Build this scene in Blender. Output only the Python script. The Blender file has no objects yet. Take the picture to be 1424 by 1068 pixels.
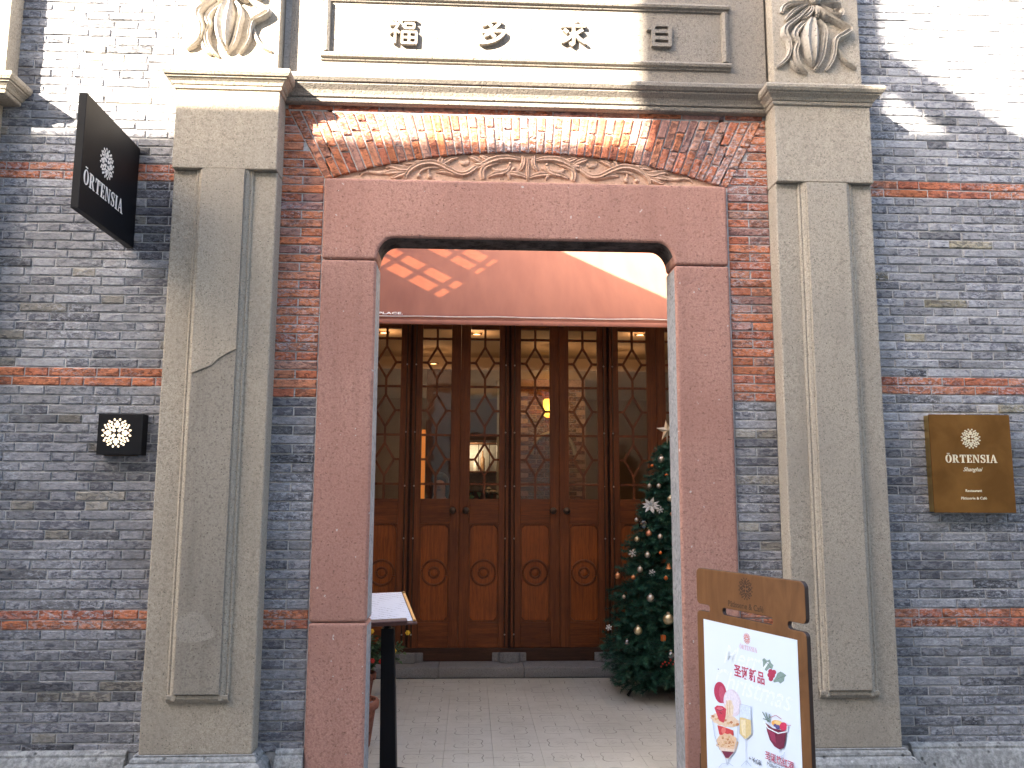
import bpy, bmesh, math, random
from mathutils import Vector, Matrix, noise
random.seed(7)
R = math.radians
SC = bpy.context.scene
COL = SC.collection
PI = math.pi

# ------------------------------------------------------------------ camera
CAMP = Vector((0.0, -4.5, 1.55)); FPX = 1165.0; CX, CY = 712.0, 534.0
_up = Vector((36, -8495, FPX)).normalized()
_rt = Vector((24570, (24570 * 36 + FPX * FPX) / 8495, FPX)).normalized()
_fw = _up.cross(_rt)
if _fw.z < 0: _fw = -_fw
M3 = Matrix((_rt, _fw, _up))                    # photo-camera axes -> world axes
cam_data = bpy.data.cameras.new('camera'); cam = bpy.data.objects.new('camera', cam_data); COL.objects.link(cam)
cam_data.sensor_width = 36; cam_data.lens = FPX / 1424 * 36; cam_data.clip_end = 400; cam_data.clip_start = 0.05
cxx = M3 @ Vector((1, 0, 0)); cyy = M3 @ Vector((0, -1, 0)); czz = M3 @ Vector((0, 0, -1))
cam.matrix_world = Matrix(((cxx.x, cyy.x, czz.x, CAMP.x), (cxx.y, cyy.y, czz.y, CAMP.y), (cxx.z, cyy.z, czz.z, CAMP.z), (0, 0, 0, 1)))
SC.camera = cam

# ------------------------------------------------------------------ light
SUN = Vector((1.1, 1.0, -0.75)).normalized()      # travel direction of sunlight
EL = math.asin(-SUN.z)
AZ = math.atan2(-SUN.x, -SUN.y)                   # clockwise from +Y
W = bpy.data.worlds.new('World'); SC.world = W; W.use_nodes = True
nt = W.node_tree; nt.nodes.clear()
sky = nt.nodes.new('ShaderNodeTexSky'); sky.sky_type = 'NISHITA'; sky.sun_disc = False
sky.sun_elevation = EL; sky.sun_rotation = AZ; sky.air_density = 1.0; sky.dust_density = 3.0; sky.ozone_density = 0.3
bg = nt.nodes.new('ShaderNodeBackground'); bg.inputs[1].default_value = 0.105
wo = nt.nodes.new('ShaderNodeOutputWorld')
nt.links.new(sky.outputs[0], bg.inputs[0]); nt.links.new(bg.outputs[0], wo.inputs[0])
sl = bpy.data.lights.new('sun', 'SUN'); sl.energy = 5.0; sl.angle = R(0.5); sl.color = (1.0, 0.90, 0.74)
so = bpy.data.objects.new('sun', sl); COL.objects.link(so); so.rotation_euler = SUN.to_track_quat('-Z', 'Y').to_euler(); so.location = (-8, -8, 12)
SC.view_settings.view_transform = 'Standard'; SC.view_settings.look = 'None'
SC.view_settings.exposure = 3.46; SC.view_settings.gamma = 1; SC.view_settings.use_curve_mapping = False
SC.cycles.max_bounces = 8; SC.cycles.diffuse_bounces = 5; SC.cycles.transparent_max_bounces = 12

# ------------------------------------------------------------------ measuring helpers (photo 1424x1068 -> metres)
def ray(px, py): return M3 @ Vector((px - CX, py - CY, FPX))
def at(px, py, Y):
    d = ray(px, py); return CAMP + d * ((Y - CAMP.y) / d.y)
def pr(p):
    q = M3.transposed() @ (Vector(p) - CAMP)
    return (CX + q.x / q.z * FPX, CY + q.y / q.z * FPX)

# ------------------------------------------------------------------ materials
class MT:
    def __init__(s, name):
        s.m = bpy.data.materials.new(name); s.m.use_nodes = True
        s.t = s.m.node_tree; s.t.nodes.clear()
        s.out = s.n('ShaderNodeOutputMaterial'); s.b = s.n('ShaderNodeBsdfPrincipled')
        s.l(s.b.outputs[0], s.out.inputs[0])
    def n(s, k, **kw):
        x = s.t.nodes.new(k)
        for a, v in kw.items(): setattr(x, a, v)
        return x
    def l(s, a, b): s.t.links.new(a, b)
    def pos(s): return s.n('ShaderNodeNewGeometry').outputs['Position']
    def objc(s): return s.n('ShaderNodeTexCoord').outputs['Object']
    def map(s, v, sc=(1, 1, 1), loc=None, rot=None):
        m = s.n('ShaderNodeMapping'); s.l(v, m.inputs[0]); m.inputs['Scale'].default_value = sc
        if rot: m.inputs['Rotation'].default_value = rot
        if loc is not None:
            if hasattr(loc, 'links') or hasattr(loc, 'is_output'): s.l(loc, m.inputs['Location'])
            else: m.inputs['Location'].default_value = loc
        return m.outputs[0]
    def noise(s, v, scale, detail=3, rough=0.55, dist=0):
        x = s.n('ShaderNodeTexNoise'); s.l(v, x.inputs['Vector']); x.inputs['Scale'].default_value = scale
        x.inputs['Detail'].default_value = detail; x.inputs['Roughness'].default_value = rough; x.inputs['Distortion'].default_value = dist
        return x.outputs[0]
    def ramp(s, f, a, b):
        x = s.n('ShaderNodeMapRange'); s.l(f, x.inputs[0]); x.inputs[1].default_value = a; x.inputs[2].default_value = b; x.clamp = True
        return x.outputs[0]
    def mix(s, f, a, b, mode='MIX'):
        x = s.n('ShaderNodeMix', data_type='RGBA', blend_type=mode)
        for sock, v in ((x.inputs[0], f), (x.inputs[6], a), (x.inputs[7], b)):
            if isinstance(v, (int, float)): sock.default_value = v
            elif isinstance(v, tuple): sock.default_value = (*v, 1) if len(v) == 3 else v
            else: s.l(v, sock)
        return x.outputs[2]
    def math(s, op, a, b=0.0):
        x = s.n('ShaderNodeMath', operation=op)
        for i, v in enumerate((a, b)):
            if isinstance(v, (int, float)): x.inputs[i].default_value = v
            else: s.l(v, x.inputs[i])
        return x.outputs[0]
    def bump(s, h, strength=0.5, dist=0.01, prev=None):
        x = s.n('ShaderNodeBump'); x.inputs['Strength'].default_value = strength; x.inputs['Distance'].default_value = dist
        s.l(h, x.inputs['Height'])
        if prev is not None: s.l(prev, x.inputs['Normal'])
        return x.outputs[0]
    def fin(s, col=None, rough=0.8, normal=None, metal=0.0, spec=None):
        b = s.b
        if col is not None:
            if isinstance(col, tuple): b.inputs['Base Color'].default_value = (*col, 1)
            else: s.l(col, b.inputs['Base Color'])
        if isinstance(rough, (int, float)): b.inputs['Roughness'].default_value = rough
        else: s.l(rough, b.inputs['Roughness'])
        b.inputs['Metallic'].default_value = metal
        if spec is not None: b.inputs['Specular IOR Level'].default_value = spec
        if normal is not None: s.l(normal, b.inputs['Normal'])
        return s.m

def plain(name, col, rough=0.6, metal=0.0, var=0.12, scale=30, bump=0.05):
    t = MT(name); p = t.pos(); nz = t.noise(p, scale, 4)
    c = t.mix(t.ramp(nz, .3, .7), tuple(x * (1 - var) for x in col), tuple(min(1, x * (1 + var)) for x in col))
    return t.fin(c, rough, t.bump(nz, bump, .002), metal)

def stone(name, c1, c2, dirt, fine=260, big=2.3, bump=.5, speck=None, streak=0.0, pits=.85):
    """granular render / stone: pebbly grain, cloudy tone, optional dark pores and rain streaks"""
    t = MT(name); p = t.pos()
    g = t.noise(p, fine * .62, 3, .75); g2 = t.noise(p, fine * .30, 4, .7); b = t.noise(p, big, 5, .6)
    c = t.mix(t.ramp(g, .40, .60), c1, c2)
    c = t.mix(t.math('MULTIPLY', t.ramp(g2, .47, .38), .5), c, tuple(x * .5 for x in c1))
    c = t.mix(t.math('MULTIPLY', t.ramp(b, .40, .72), .75), c, dirt)
    vo = t.n('ShaderNodeTexVoronoi'); t.l(p, vo.inputs['Vector']); vo.inputs['Scale'].default_value = fine * .30
    pore = t.ramp(vo.outputs['Distance'], .22, .08)
    pm = t.math('MULTIPLY', pore, t.ramp(t.noise(p, 34, 2), .38, .52))
    c = t.mix(t.math('MULTIPLY', pm, pits), c, tuple(x * .25 for x in c1))
    if speck:
        sp = t.ramp(t.noise(p, 38, 2, .4), .735, .755)
        c = t.mix(t.math('MULTIPLY', sp, .8), c, speck)
    if streak:
        st = t.noise(t.map(p, (14, 14, .9)), 1.0, 4, .6)
        c = t.mix(t.math('MULTIPLY', t.ramp(st, .5, .75), streak), c, tuple(x * .55 for x in dirt))
    h = t.math('ADD', t.math('MULTIPLY', g, .5), t.math('SUBTRACT', t.math('MULTIPLY', g2, .9), t.math('MULTIPLY', pm, .8)))
    return t.fin(c, .92, t.bump(h, bump, .006), 0, .25)

def brick_mat(name, stuff):
    t = MT(name); p = t.pos()
    if stuff:
        a = t.n('ShaderNodeAttribute', attribute_name='tint', attribute_type='GEOMETRY'); col, seed = a.outputs['Color'], a.outputs['Alpha']
    else:
        o = t.n('ShaderNodeObjectInfo'); col, seed = o.outputs['Color'], o.outputs['Alpha']
    cmb = t.n('ShaderNodeCombineXYZ'); t.l(t.math('MULTIPLY', seed, 37), cmb.inputs[0]); t.l(t.math('MULTIPLY', seed, 91), cmb.inputs[2])
    q = t.map(p, (1, 1, 2.0), loc=cmb.outputs[0])
    blot = t.noise(q, 24, 5, .62, .8)
    thr = t.math('ADD', .455, t.math('MULTIPLY', seed, .15))
    dk = t.ramp(t.math('SUBTRACT', blot, thr), 0.0, .06)
    c = t.mix(t.ramp(t.noise(q, 34, 5, .7), .36, .64), t.mix(1.0, col, (.72, .72, .74), 'MULTIPLY'), t.mix(1.0, col, (1.30, 1.29, 1.27), 'MULTIPLY'))
    c = t.mix(t.math('MULTIPLY', dk, .74), c, t.mix(1.0, col, (.30, .31, .38), 'MULTIPLY'))
    # lime bloom in drifts across the wall
    zone = t.ramp(t.noise(t.map(p, (1, 1, 1.5)), 1.7, 3, .5), .44, .62)
    wh = t.math('MULTIPLY', t.ramp(t.noise(t.map(p, (1, 1, 1.8), loc=(3, 1, 7)), 40, 6, .72, .8), .49, .60), zone)
    c = t.mix(t.math('MULTIPLY', wh, .72), c, (.52, .53, .58))
    sp = t.ramp(t.noise(t.map(p, (1, 1, 1.6)), 52, 3, .6), .70, .76)
    c = t.mix(t.math('MULTIPLY', sp, .6), c, (.5, .5, .52))
    fn = t.noise(q, 90, 5, .7)
    h = t.math('SUBTRACT', t.math('ADD', fn, t.math('MULTIPLY', t.noise(q, 26, 4, .6), 1.6)), t.math('MULTIPLY', dk, .8))
    return t.fin(c, .9, t.bump(h, .6, .006), 0, .25)

def wood(name, c1, c2, rough=.38, vertical=True, gs=1.0, horiz_axis=0):
    t = MT(name); p = t.pos()
    sc = (26 * gs, 26 * gs, 1.3 * gs) if vertical else (1.6 * gs, 26 * gs, 26 * gs)
    q = t.map(p, sc); a = t.noise(q, 1.6, 5, .6, .9); f = t.noise(t.map(p, tuple(x * 5 for x in sc)), 1.6, 3, .6)
    c = t.mix(t.ramp(a, .32, .68), c1, c2)
    c = t.mix(t.math('MULTIPLY', t.ramp(f, .52, .62), .45), c, tuple(x * .4 for x in c1))
    big = t.noise(p, 3.1, 3)
    c = t.mix(t.math('MULTIPLY', t.ramp(big, .4, .7), .4), c, tuple(x * .55 for x in c1))
    r = t.math('ADD', rough, t.math('MULTIPLY', a, .22))
    return t.fin(c, r, t.bump(t.math('ADD', f, a), .22, .002), 0, .4)

def metal(name, col, rough=.3, var=.2):
    t = MT(name); nz = t.noise(t.pos(), 14, 4)
    c = t.mix(t.ramp(nz, .3, .7), tuple(x * (1 - var) for x in col), col)
    return t.fin(c, t.math('ADD', rough, t.math('MULTIPLY', nz, .15)), t.bump(t.noise(t.pos(), 90, 2), .04, .001), 1.0)

def emis(name, col, s):
    t = MT(name); t.b.inputs['Emission Color'].default_value = (*col, 1); t.b.inputs['Emission Strength'].default_value = s
    return t.fin(col, .6)

def glassm(name, tint=(1, 1, 1), rough=0.0, ior=1.5, refl=1.0):
    t = MT(name); t.t.nodes.remove(t.b)
    tr = t.n('ShaderNodeBsdfTransparent'); tr.inputs[0].default_value = (*tint, 1)
    gl = t.n('ShaderNodeBsdfGlossy'); gl.inputs['Roughness'].default_value = rough
    fr = t.n('ShaderNodeFresnel'); fr.inputs[0].default_value = ior
    nz = t.noise(t.pos(), 4.0, 2); bp = t.bump(nz, .25, .01); t.l(bp, gl.inputs['Normal'])
    mx = t.n('ShaderNodeMixShader'); t.l(t.math('MULTIPLY', fr.outputs[0], refl), mx.inputs[0]); t.l(tr.outputs[0], mx.inputs[1]); t.l(gl.outputs[0], mx.inputs[2])
    t.l(mx.outputs[0], t.out.inputs[0]); return t.m

M = {}
M['brick'] = brick_mat('fired_brick', False)
M['brick_stuff'] = brick_mat('fired_brick_joined', True)
M['mortar'] = stone('lime_mortar', (.43, .42, .42), (.56, .55, .55), (.38, .37, .37), 180, 3, .3)
M['stucco_l'] = stone('pebbled_stucco', (.33, .282, .223), (.475, .415, .335), (.315, .275, .225), 210, 1.6, .75, streak=.25)
M['stucco_r'] = stone('pebbled_stucco_grey', (.315, .275, .228), (.465, .41, .335), (.315, .278, .235), 210, 1.6, .75, streak=.2)
M['panel_l'] = stone('worn_panel_stucco', (.265, .232, .19), (.35, .31, .26), (.215, .19, .16), 190, 1.1, .55, streak=.4)
M['patch'] = stone('fresh_cement_patch', (.27, .24, .20), (.38, .34, .29), (.27, .24, .205), 230, 5, .6)
M['frieze'] = stone('frieze_stucco', (.195, .172, .148), (.30, .265, .23), (.21, .188, .163), 200, 1.9, .8)
M['pink'] = stone('oxide_red_painted_stone', (.375, .20, .158), (.485, .272, .222), (.33, .165, .13), 150, 1.3, .9, speck=(.6, .55, .52), pits=.35, streak=.22)
M['pinkdark'] = M['pink']
M['reveal'] = stone('bare_grey_reveal', (.25, .26, .28), (.36, .37, .40), (.22, .23, .25), 80, 4, .4)
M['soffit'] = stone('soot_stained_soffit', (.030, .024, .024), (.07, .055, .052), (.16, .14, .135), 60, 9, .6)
M['terra'] = stone('carved_terracotta', (.50, .315, .225), (.62, .41, .31), (.46, .29, .21), 90, 5, .2)
M['carve'] = stone('carved_plaster', (.36, .32, .28), (.47, .43, .38), (.33, .30, .26), 120, 4, .3)
M['plinth'] = stone('weathered_plinth', (.22, .22, .22), (.40, .40, .39), (.21, .21, .20), 60, 5, 1.0, speck=(.5, .5, .5))
M['granite'] = stone('granite_step', (.20, .20, .215), (.29, .29, .305), (.19, .19, .20), 240, 3, .3)
M['paving'] = stone('lane_paving_stone', (.16, .155, .15), (.25, .245, .235), (.14, .135, .13), 120, 3, .5)
M['grout'] = stone('dark_grout', (.10, .10, .10), (.16, .16, .16), (.09, .09, .09), 120, 3, .4)
M['door'] = wood('varnished_door_wood', (.115, .029, .007), (.23, .064, .016), .40)
M['doorrail'] = wood('varnished_rail_wood', (.11, .027, .006), (.24, .065, .014), .38, vertical=False)
M['doorpanel'] = wood('varnished_panel_wood', (.21, .050, .008), (.36, .095, .016), .34)
M['sill'] = wood('dark_sill_wood', (.045, .018, .010), (.085, .035, .02), .5, vertical=False)
M['bronze'] = metal('dark_bronze', (.10, .07, .055), .35)
M['black'] = plain('satin_black_paint', (.004, .004, .006), .5, 0, .2, 9); M['black'].node_tree.nodes['Principled BSDF'].inputs['Specular IOR Level'].default_value = .22
M['letter_white'] = plain('cream_lettering', (.92, .84, .78), .5)
M['letter_gold'] = plain('polished_brass_letter', (.90, .80, .58), .3, .25, .05)
M['brass'] = None
t = MT('brushed_copper_plate'); p = t.pos(); nz = t.noise(p, 5.5, 4, .55, .4); br = t.noise(t.map(p, (4, 4, 240)), 1, 3)
M['brass'] = t.fin(t.mix(t.ramp(nz, .35, .68), (.225, .098, .026), (.325, .148, .040)), t.math('ADD', .30, t.math('MULTIPLY', nz, .22)), t.bump(br, .04, .0006), .85)
M['brass_edge'] = metal('copper_edge', (.55, .38, .14), .3)
t = MT('plywood_board'); p = t.pos(); a = t.noise(t.map(p, (3, 3, .9)), 3.2, 4, .55, 2.2); f = t.noise(t.map(p, (60, 60, 6)), 2, 3)
c = t.mix(t.ramp(a, .30, .70), (.125, .053, .018), (.19, .086, .032)); c = t.mix(t.math('MULTIPLY', t.ramp(f, .5, .7), .25), c, (.11, .045, .014))
M['board'] = t.fin(c, .42, t.bump(f, .06, .001), 0, .4)
M['board_edge'] = plain('dark_burnt_edge', (.035, .014, .008), .6)
M['burnt'] = plain('burnt_engraving', (.05, .022, .01), .7)
M['paper'] = plain('poster_paper', (.70, .79, .93), .6, 0, .015, 3, .01)
M['menu'] = None
t = MT('printed_menu_paper'); p = t.objc()
ln = t.math('SINE', t.math('MULTIPLY', t.n('ShaderNodeSeparateXYZ').outputs[0], 1.0)); 
sep = t.n('ShaderNodeSeparateXYZ'); t.l(p, sep.inputs[0])
row = t.ramp(t.math('SINE', t.math('MULTIPLY', sep.outputs[1], 330)), .45, .8)
txt = t.math('MULTIPLY', row, t.ramp(t.noise(t.map(p, (1, .12, 1)), 260, 2), .47, .53))
blk = t.ramp(t.noise(p, 14, 2), .40, .5)
M['menu'] = t.fin(t.mix(t.math('MULTIPLY', t.math('MULTIPLY', txt, blk), .6), (.66, .67, .76), (.22, .2, .25)), .5)
M['leather'] = plain('oxblood_leather', (.085, .028, .022), .45, 0, .2, 60, .15)
M['gold'] = metal('gold_trim', (.42, .26, .12), .35)
t = MT('salmon_awning_canvas'); p = t.pos(); wv = t.noise(t.map(p, (1, 1, 1)), 420, 2); bz = t.noise(t.map(p, (5, 1, .8)), 1.3, 4)
M['awning'] = t.fin(t.mix(t.ramp(bz, .35, .7), (.245, .100, .070), (.205, .080, .058)), .85, t.bump(t.math('ADD', wv, t.math('MULTIPLY', bz, 6)), .12, .002), 0, .2)
M['white'] = plain('white_print', (.78, .76, .76), .6)
M['terrapot'] = stone('terracotta_pot', (.23, .085, .06), (.31, .125, .09), (.27, .13, .10), 60, 6, .25)
M['soil'] = stone('potting_soil', (.03, .022, .016), (.07, .05, .04), (.04, .03, .02), 90, 9, 1, speck=(.5, .5, .5))
def leafmat(name, c1, c2):
    t = MT(name); o = t.noise(t.pos(), 16, 4); 
    return t.fin(t.mix(t.ramp(o, .35, .65), c1, c2), .55)
M['leaf'] = leafmat('plant_leaf', (.035, .075, .03), (.10, .16, .07))
M['needle'] = leafmat('fir_needle', (.009, .050, .032), (.032, .135, .085))
M['needle2'] = leafmat('fir_needle_tip', (.02, .10, .075), (.05, .20, .15))
M['bark'] = plain('dark_green_pole', (.02, .025, .02), .7)
for k, c, r in (('silver', (.62, .55, .50), .22), ('paleg', (.72, .60, .40), .22), ('orange', (.80, .20, .06), .25), ('peach', (.85, .36, .22), .3), ('copper', (.62, .28, .14), .25), ('smoke', (.30, .29, .31), .15)):
    M['b_' + k] = metal('bauble_' + k, c, r, .05)
M['glitter'] = plain('white_glitter', (.75, .76, .80), .4, .2, .3, 200, .4)
M['star'] = metal('champagne_star', (.85, .74, .60), .35)
M['glass'] = glassm('window_glass', (.95, .93, .88), 0.0, 1.5, 1.0)
M['dirtyglass'] = glassm('dusty_amber_glass', (.66, .52, .38), 0.1, 1.5, .5)
M['clearball'] = glassm('clear_ball_glass', (.85, .88, .88), 0.02, 1.5, 1.6)
M['roomwall'] = plain('cream_room_wall', (.34, .235, .16), .8, 0, .06, 2)
M['roomceil'] = plain('cream_ceiling', (.42, .30, .20), .8, 0, .04, 2)
M['roomfloor'] = wood('parquet_floor', (.10, .05, .025), (.18, .09, .045), .4, False)
M['niche'] = emis('amber_niche_glow', (1.0, .33, .06), .045)
M['lampglow'] = emis('downlight_glow', (1.0, .60, .28), .6)
M['sconce'] = emis('sconce_glow', (1.0, .55, .08), .22)
M['shelf'] = wood('shelf_wood', (.12, .05, .02), (.2, .09, .04), .5, False)
M['bottle'] = plain('bottle_glass', (.35, .20, .10), .15, 0, .3, 40)
M['cream'] = plain('cream_ceramic', (.62, .60, .55), .35)
M['skin'] = plain('skin', (.45, .26, .18), .6, 0, .05)
M['hair'] = plain('black_hair', (.012, .010, .010), .5)
M['coat'] = plain('charcoal_coat', (.035, .035, .04), .8)
M['lampface'] = emis('backlit_emblem', (1.0, .76, .50), .17)
M['oppwall'] = stone('cream_lane_wall', (.50, .43, .34), (.60, .53, .43), (.45, .39, .31), 60, 2, .5)
M['rearplaster'] = stone('pale_rear_plaster', (.60, .56, .50), (.70, .66, .60), (.55, .50, .45), 60, 2, .3)
M['roof'] = plain('grey_roof_tile', (.10, .10, .105), .8)
M['oppglass'] = plain('dark_window', (.03, .035, .04), .1)
M['plank'] = wood('weathered_timber', (.14, .10, .07), (.24, .18, .13), .8, False)

# ------------------------------------------------------------------ mesh helpers
class MB:
    def __init__(s): s.v = []; s.f = []; s.mi = []; s.cm = 0
    def add(s, vs, fs):
        o = len(s.v); s.v += [tuple(x) for x in vs]
        for f in fs: s.f.append(tuple(i + o for i in f)); s.mi.append(s.cm)
        return s
    def box(s, x0, x1, y0, y1, z0, z1):
        return s.add([(x0, y0, z0), (x1, y0, z0), (x1, y1, z0), (x0, y1, z0), (x0, y0, z1), (x1, y0, z1), (x1, y1, z1), (x0, y1, z1)],
                     [(0, 3, 2, 1), (4, 5, 6, 7), (0, 1, 5, 4), (1, 2, 6, 5), (2, 3, 7, 6), (3, 0, 4, 7)])
    def prism(s, poly, y0, y1):
        """polygon in x,z extruded from y0 (front) to y1"""
        a = sum(poly[i][0] * poly[(i + 1) % len(poly)][1] - poly[(i + 1) % len(poly)][0] * poly[i][1] for i in range(len(poly)))
        if a < 0: poly = poly[::-1]
        n = len(poly)
        vs = [(x, y0, z) for x, z in poly] + [(x, y1, z) for x, z in poly]
        fs = [tuple(range(n)), tuple(range(2 * n - 1, n - 1, -1))] + [(i, i + n, (i + 1) % n + n, (i + 1) % n) for i in range(n)]
        return s.add(vs, fs)
    def tube(s, pts, rad, n=8, cap=True):
        pts = [Vector(p) for p in pts]; rr = rad if isinstance(rad, (list, tuple)) else [rad] * len(pts)
        vs = []; up = Vector((0, 0, 1))
        for i, p in enumerate(pts):
            d = (pts[min(i + 1, len(pts) - 1)] - pts[max(i - 1, 0)]).normalized()
            u = up if abs(d.dot(up)) < .95 else Vector((1, 0, 0))
            a = d.cross(u).normalized(); b = d.cross(a)
            for k in range(n):
                th = 2 * PI * k / n; vs.append(p + (a * math.cos(th) + b * math.sin(th)) * rr[i])
        fs = [(i * n + k, i * n + (k + 1) % n, (i + 1) * n + (k + 1) % n, (i + 1) * n + k) for i in range(len(pts) - 1) for k in range(n)]
        if cap: fs += [tuple(range(n))[::-1], tuple(range((len(pts) - 1) * n, len(pts) * n))]
        return s.add(vs, fs)
    def ball(s, c, r, n=16, m=10, sc=(1, 1, 1)):
        c = Vector(c); vs = [c + Vector((0, 0, r * sc[2]))]
        for i in range(1, m):
            ph = PI * i / m
            for k in range(n):
                th = 2 * PI * k / n; vs.append(c + Vector((r * sc[0] * math.sin(ph) * math.cos(th), r * sc[1] * math.sin(ph) * math.sin(th), r * sc[2] * math.cos(ph))))
        vs.append(c - Vector((0, 0, r * sc[2]))); fs = []
        for k in range(n):
            fs.append((0, 1 + k, 1 + (k + 1) % n)); fs.append((len(vs) - 1, 1 + (m - 2) * n + (k + 1) % n, 1 + (m - 2) * n + k))
            for i in range(m - 2): fs.append((1 + i * n + k, 1 + (i + 1) * n + k, 1 + (i + 1) * n + (k + 1) % n, 1 + i * n + (k + 1) % n))
        return s.add(vs, fs)
    def lathe(s, prof, c=(0, 0, 0), n=24):
        vs = []; 
        for r, z in prof:
            for k in range(n):
                th = 2 * PI * k / n; vs.append((c[0] + r * math.cos(th), c[1] + r * math.sin(th), c[2] + z))
        fs = [(i * n + k, i * n + (k + 1) % n, (i + 1) * n + (k + 1) % n, (i + 1) * n + k) for i in range(len(prof) - 1) for k in range(n)]
        return s.add(vs, fs)
    def moulding(s, x0, x1, yf, prof, yb=0.02):
        """profile (projection, z) wrapped round the front and the two returns"""
        vs = []
        for pj, z in prof:
            vs += [(x0 - pj, yb, z), (x0 - pj, yf - pj, z), (x1 + pj, yf - pj, z), (x1 + pj, yb, z)]
        fs = []
        for i in range(len(prof) - 1):
            for k in range(3): fs.append((i * 4 + k, i * 4 + k + 1, i * 4 + 4 + k + 1, i * 4 + 4 + k))
        e = (len(prof) - 1) * 4; fs += [(0, 3, 2, 1), (e, e + 1, e + 2, e + 3)]
        return s.add(vs, fs)
    def xprof(s, x0, x1, prof):
        """closed profile (y,z) run along x"""
        n = len(prof); vs = [(x0, y, z) for y, z in prof] + [(x1, y, z) for y, z in prof]
        return s.add(vs, [tuple(range(n)), tuple(range(2 * n - 1, n - 1, -1))] + [(i, (i + 1) % n, (i + 1) % n + n, i + n) for i in range(n)])
    def relief(s, pts, ws, h, Y, groove=False):
        """raised carved stroke on the plane y=Y: pts (x,z), half-widths ws, height h"""
        P = smooth(pts, 5); n = len(P); vs = []
        prof = [(-1, -.004), (-.85, .45), (-.45, .92), (0, .62 if groove else 1.05), (.45, .92), (.85, .45), (1, -.004)]
        for i, (x, z) in enumerate(P):
            a = P[max(i - 1, 0)]; b = P[min(i + 1, n - 1)]; dx, dz = b[0] - a[0], b[1] - a[1]; L = math.hypot(dx, dz) or 1
            u = i / (n - 1) * (len(ws) - 1); k = min(int(u), len(ws) - 2); w = ws[k] + (ws[k + 1] - ws[k]) * (u - k)
            hh = h * min(1, .45 + .55 * math.sin(PI * min(1, max(0, i / (n - 1) * .9 + .05)))) * min(1, w / (max(ws) * .5) if max(ws) else 1)
            for o, e in prof: vs.append((x - dz / L * w * o, Y - hh * e if e > 0 else Y + .004, z + dx / L * w * o))
        m = len(prof)
        fs = [(i * m + k, (i + 1) * m + k, (i + 1) * m + k + 1, i * m + k + 1) for i in range(n - 1) for k in range(m - 1)]
        fs += [tuple(range(m)), tuple(range((n - 1) * m + m - 1, (n - 1) * m - 1, -1))]
        return s.add(vs, fs)
    def build(s, name, mats, parent=None, smooth_=False, bevel=0, seg=2, local=False, matrix=None):
        me = bpy.data.meshes.new(name)
        off = Vector((0, 0, 0)) if (parent is None or local) else world_loc(parent)
        vs = [Vector(v) for v in s.v]
        if matrix is not None: vs = [matrix @ v for v in vs]
        me.from_pydata([v - off for v in vs], [], s.f)
        if not isinstance(mats, (list, tuple)): mats = [mats]
        for m in mats: me.materials.append(m)
        if len(mats) > 1:
            for p, i in zip(me.polygons, s.mi): p.material_index = i
        bm = bmesh.new(); bm.from_mesh(me); bmesh.ops.recalc_face_normals(bm, faces=bm.faces); bm.to_mesh(me); bm.free()
        if smooth_: me.shade_smooth()
        o = bpy.data.objects.new(name, me); COL.objects.link(o)
        if parent is not None: o.parent = parent
        if smooth_: 
            me.set_sharp_from_angle(angle=R(40))
        if bevel:
            b = o.modifiers.new('bevel', 'BEVEL'); b.width = bevel; b.segments = seg; b.limit_method = 'ANGLE'; b.angle_limit = R(40)
            b.use_clamp_overlap = True
        return o

def world_loc(o):
    v = Vector((0, 0, 0))
    while o is not None: v += o.location; o = o.parent
    return v

def smooth(pts, k=5):
    out = []; n = len(pts)
    for i in range(n - 1):
        p0 = pts[max(i - 1, 0)]; p1 = pts[i]; p2 = pts[i + 1]; p3 = pts[min(i + 2, n - 1)]
        for j in range(k):
            t = j / k
            out.append(tuple(.5 * ((2 * p1[d]) + (-p0[d] + p2[d]) * t + (2 * p0[d] - 5 * p1[d] + 4 * p2[d] - p3[d]) * t * t + (-p0[d] + 3 * p1[d] - 3 * p2[d] + p3[d]) * t ** 3) for d in range(len(p1))))
    out.append(tuple(pts[-1])); return out

def tag(o, label=None, cat=None, group=None, kind=None):
    if label: o['label'] = label
    if cat: o['category'] = cat
    if group: o['group'] = group
    if kind: o['kind'] = kind
    return o
def thing(name, loc, label, cat, group=None):
    o = bpy.data.objects.new(name, None); o.location = loc; o.empty_display_size = .1; COL.objects.link(o)
    return tag(o, label, cat, group)
def copy_tree(o, parent=None):
    c = o.copy(); COL.objects.link(c); c.parent = parent
    for ch in KIDS(o): copy_tree(ch, c)
    return c
def KIDS(o): return [x for x in list(COL.objects) if x.parent == o]

def text_mb(body, size, ext=.002, off=0.0, shear=0.0, align='CENTER', sx=1.0, res=3):
    """lettering as an MB in the x,z plane facing -y, centred on its own origin"""
    cu = bpy.data.curves.new('t', 'FONT'); cu.body = body; cu.size = size; cu.extrude = ext; cu.offset = off; cu.shear = shear
    cu.align_x = align; cu.align_y = 'CENTER'; cu.resolution_u = res
    o = bpy.data.objects.new('t', cu); COL.objects.link(o); bpy.context.view_layer.update()
    dg = bpy.context.evaluated_depsgraph_get(); me = bpy.data.meshes.new_from_object(o.evaluated_get(dg))
    mb = MB(); mb.add([(v.co.x * sx, -v.co.z, v.co.y) for v in me.vertices], [tuple(p.vertices) for p in me.polygons])
    bpy.data.objects.remove(o); bpy.data.curves.remove(cu); bpy.data.meshes.remove(me)
    return mb

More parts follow.
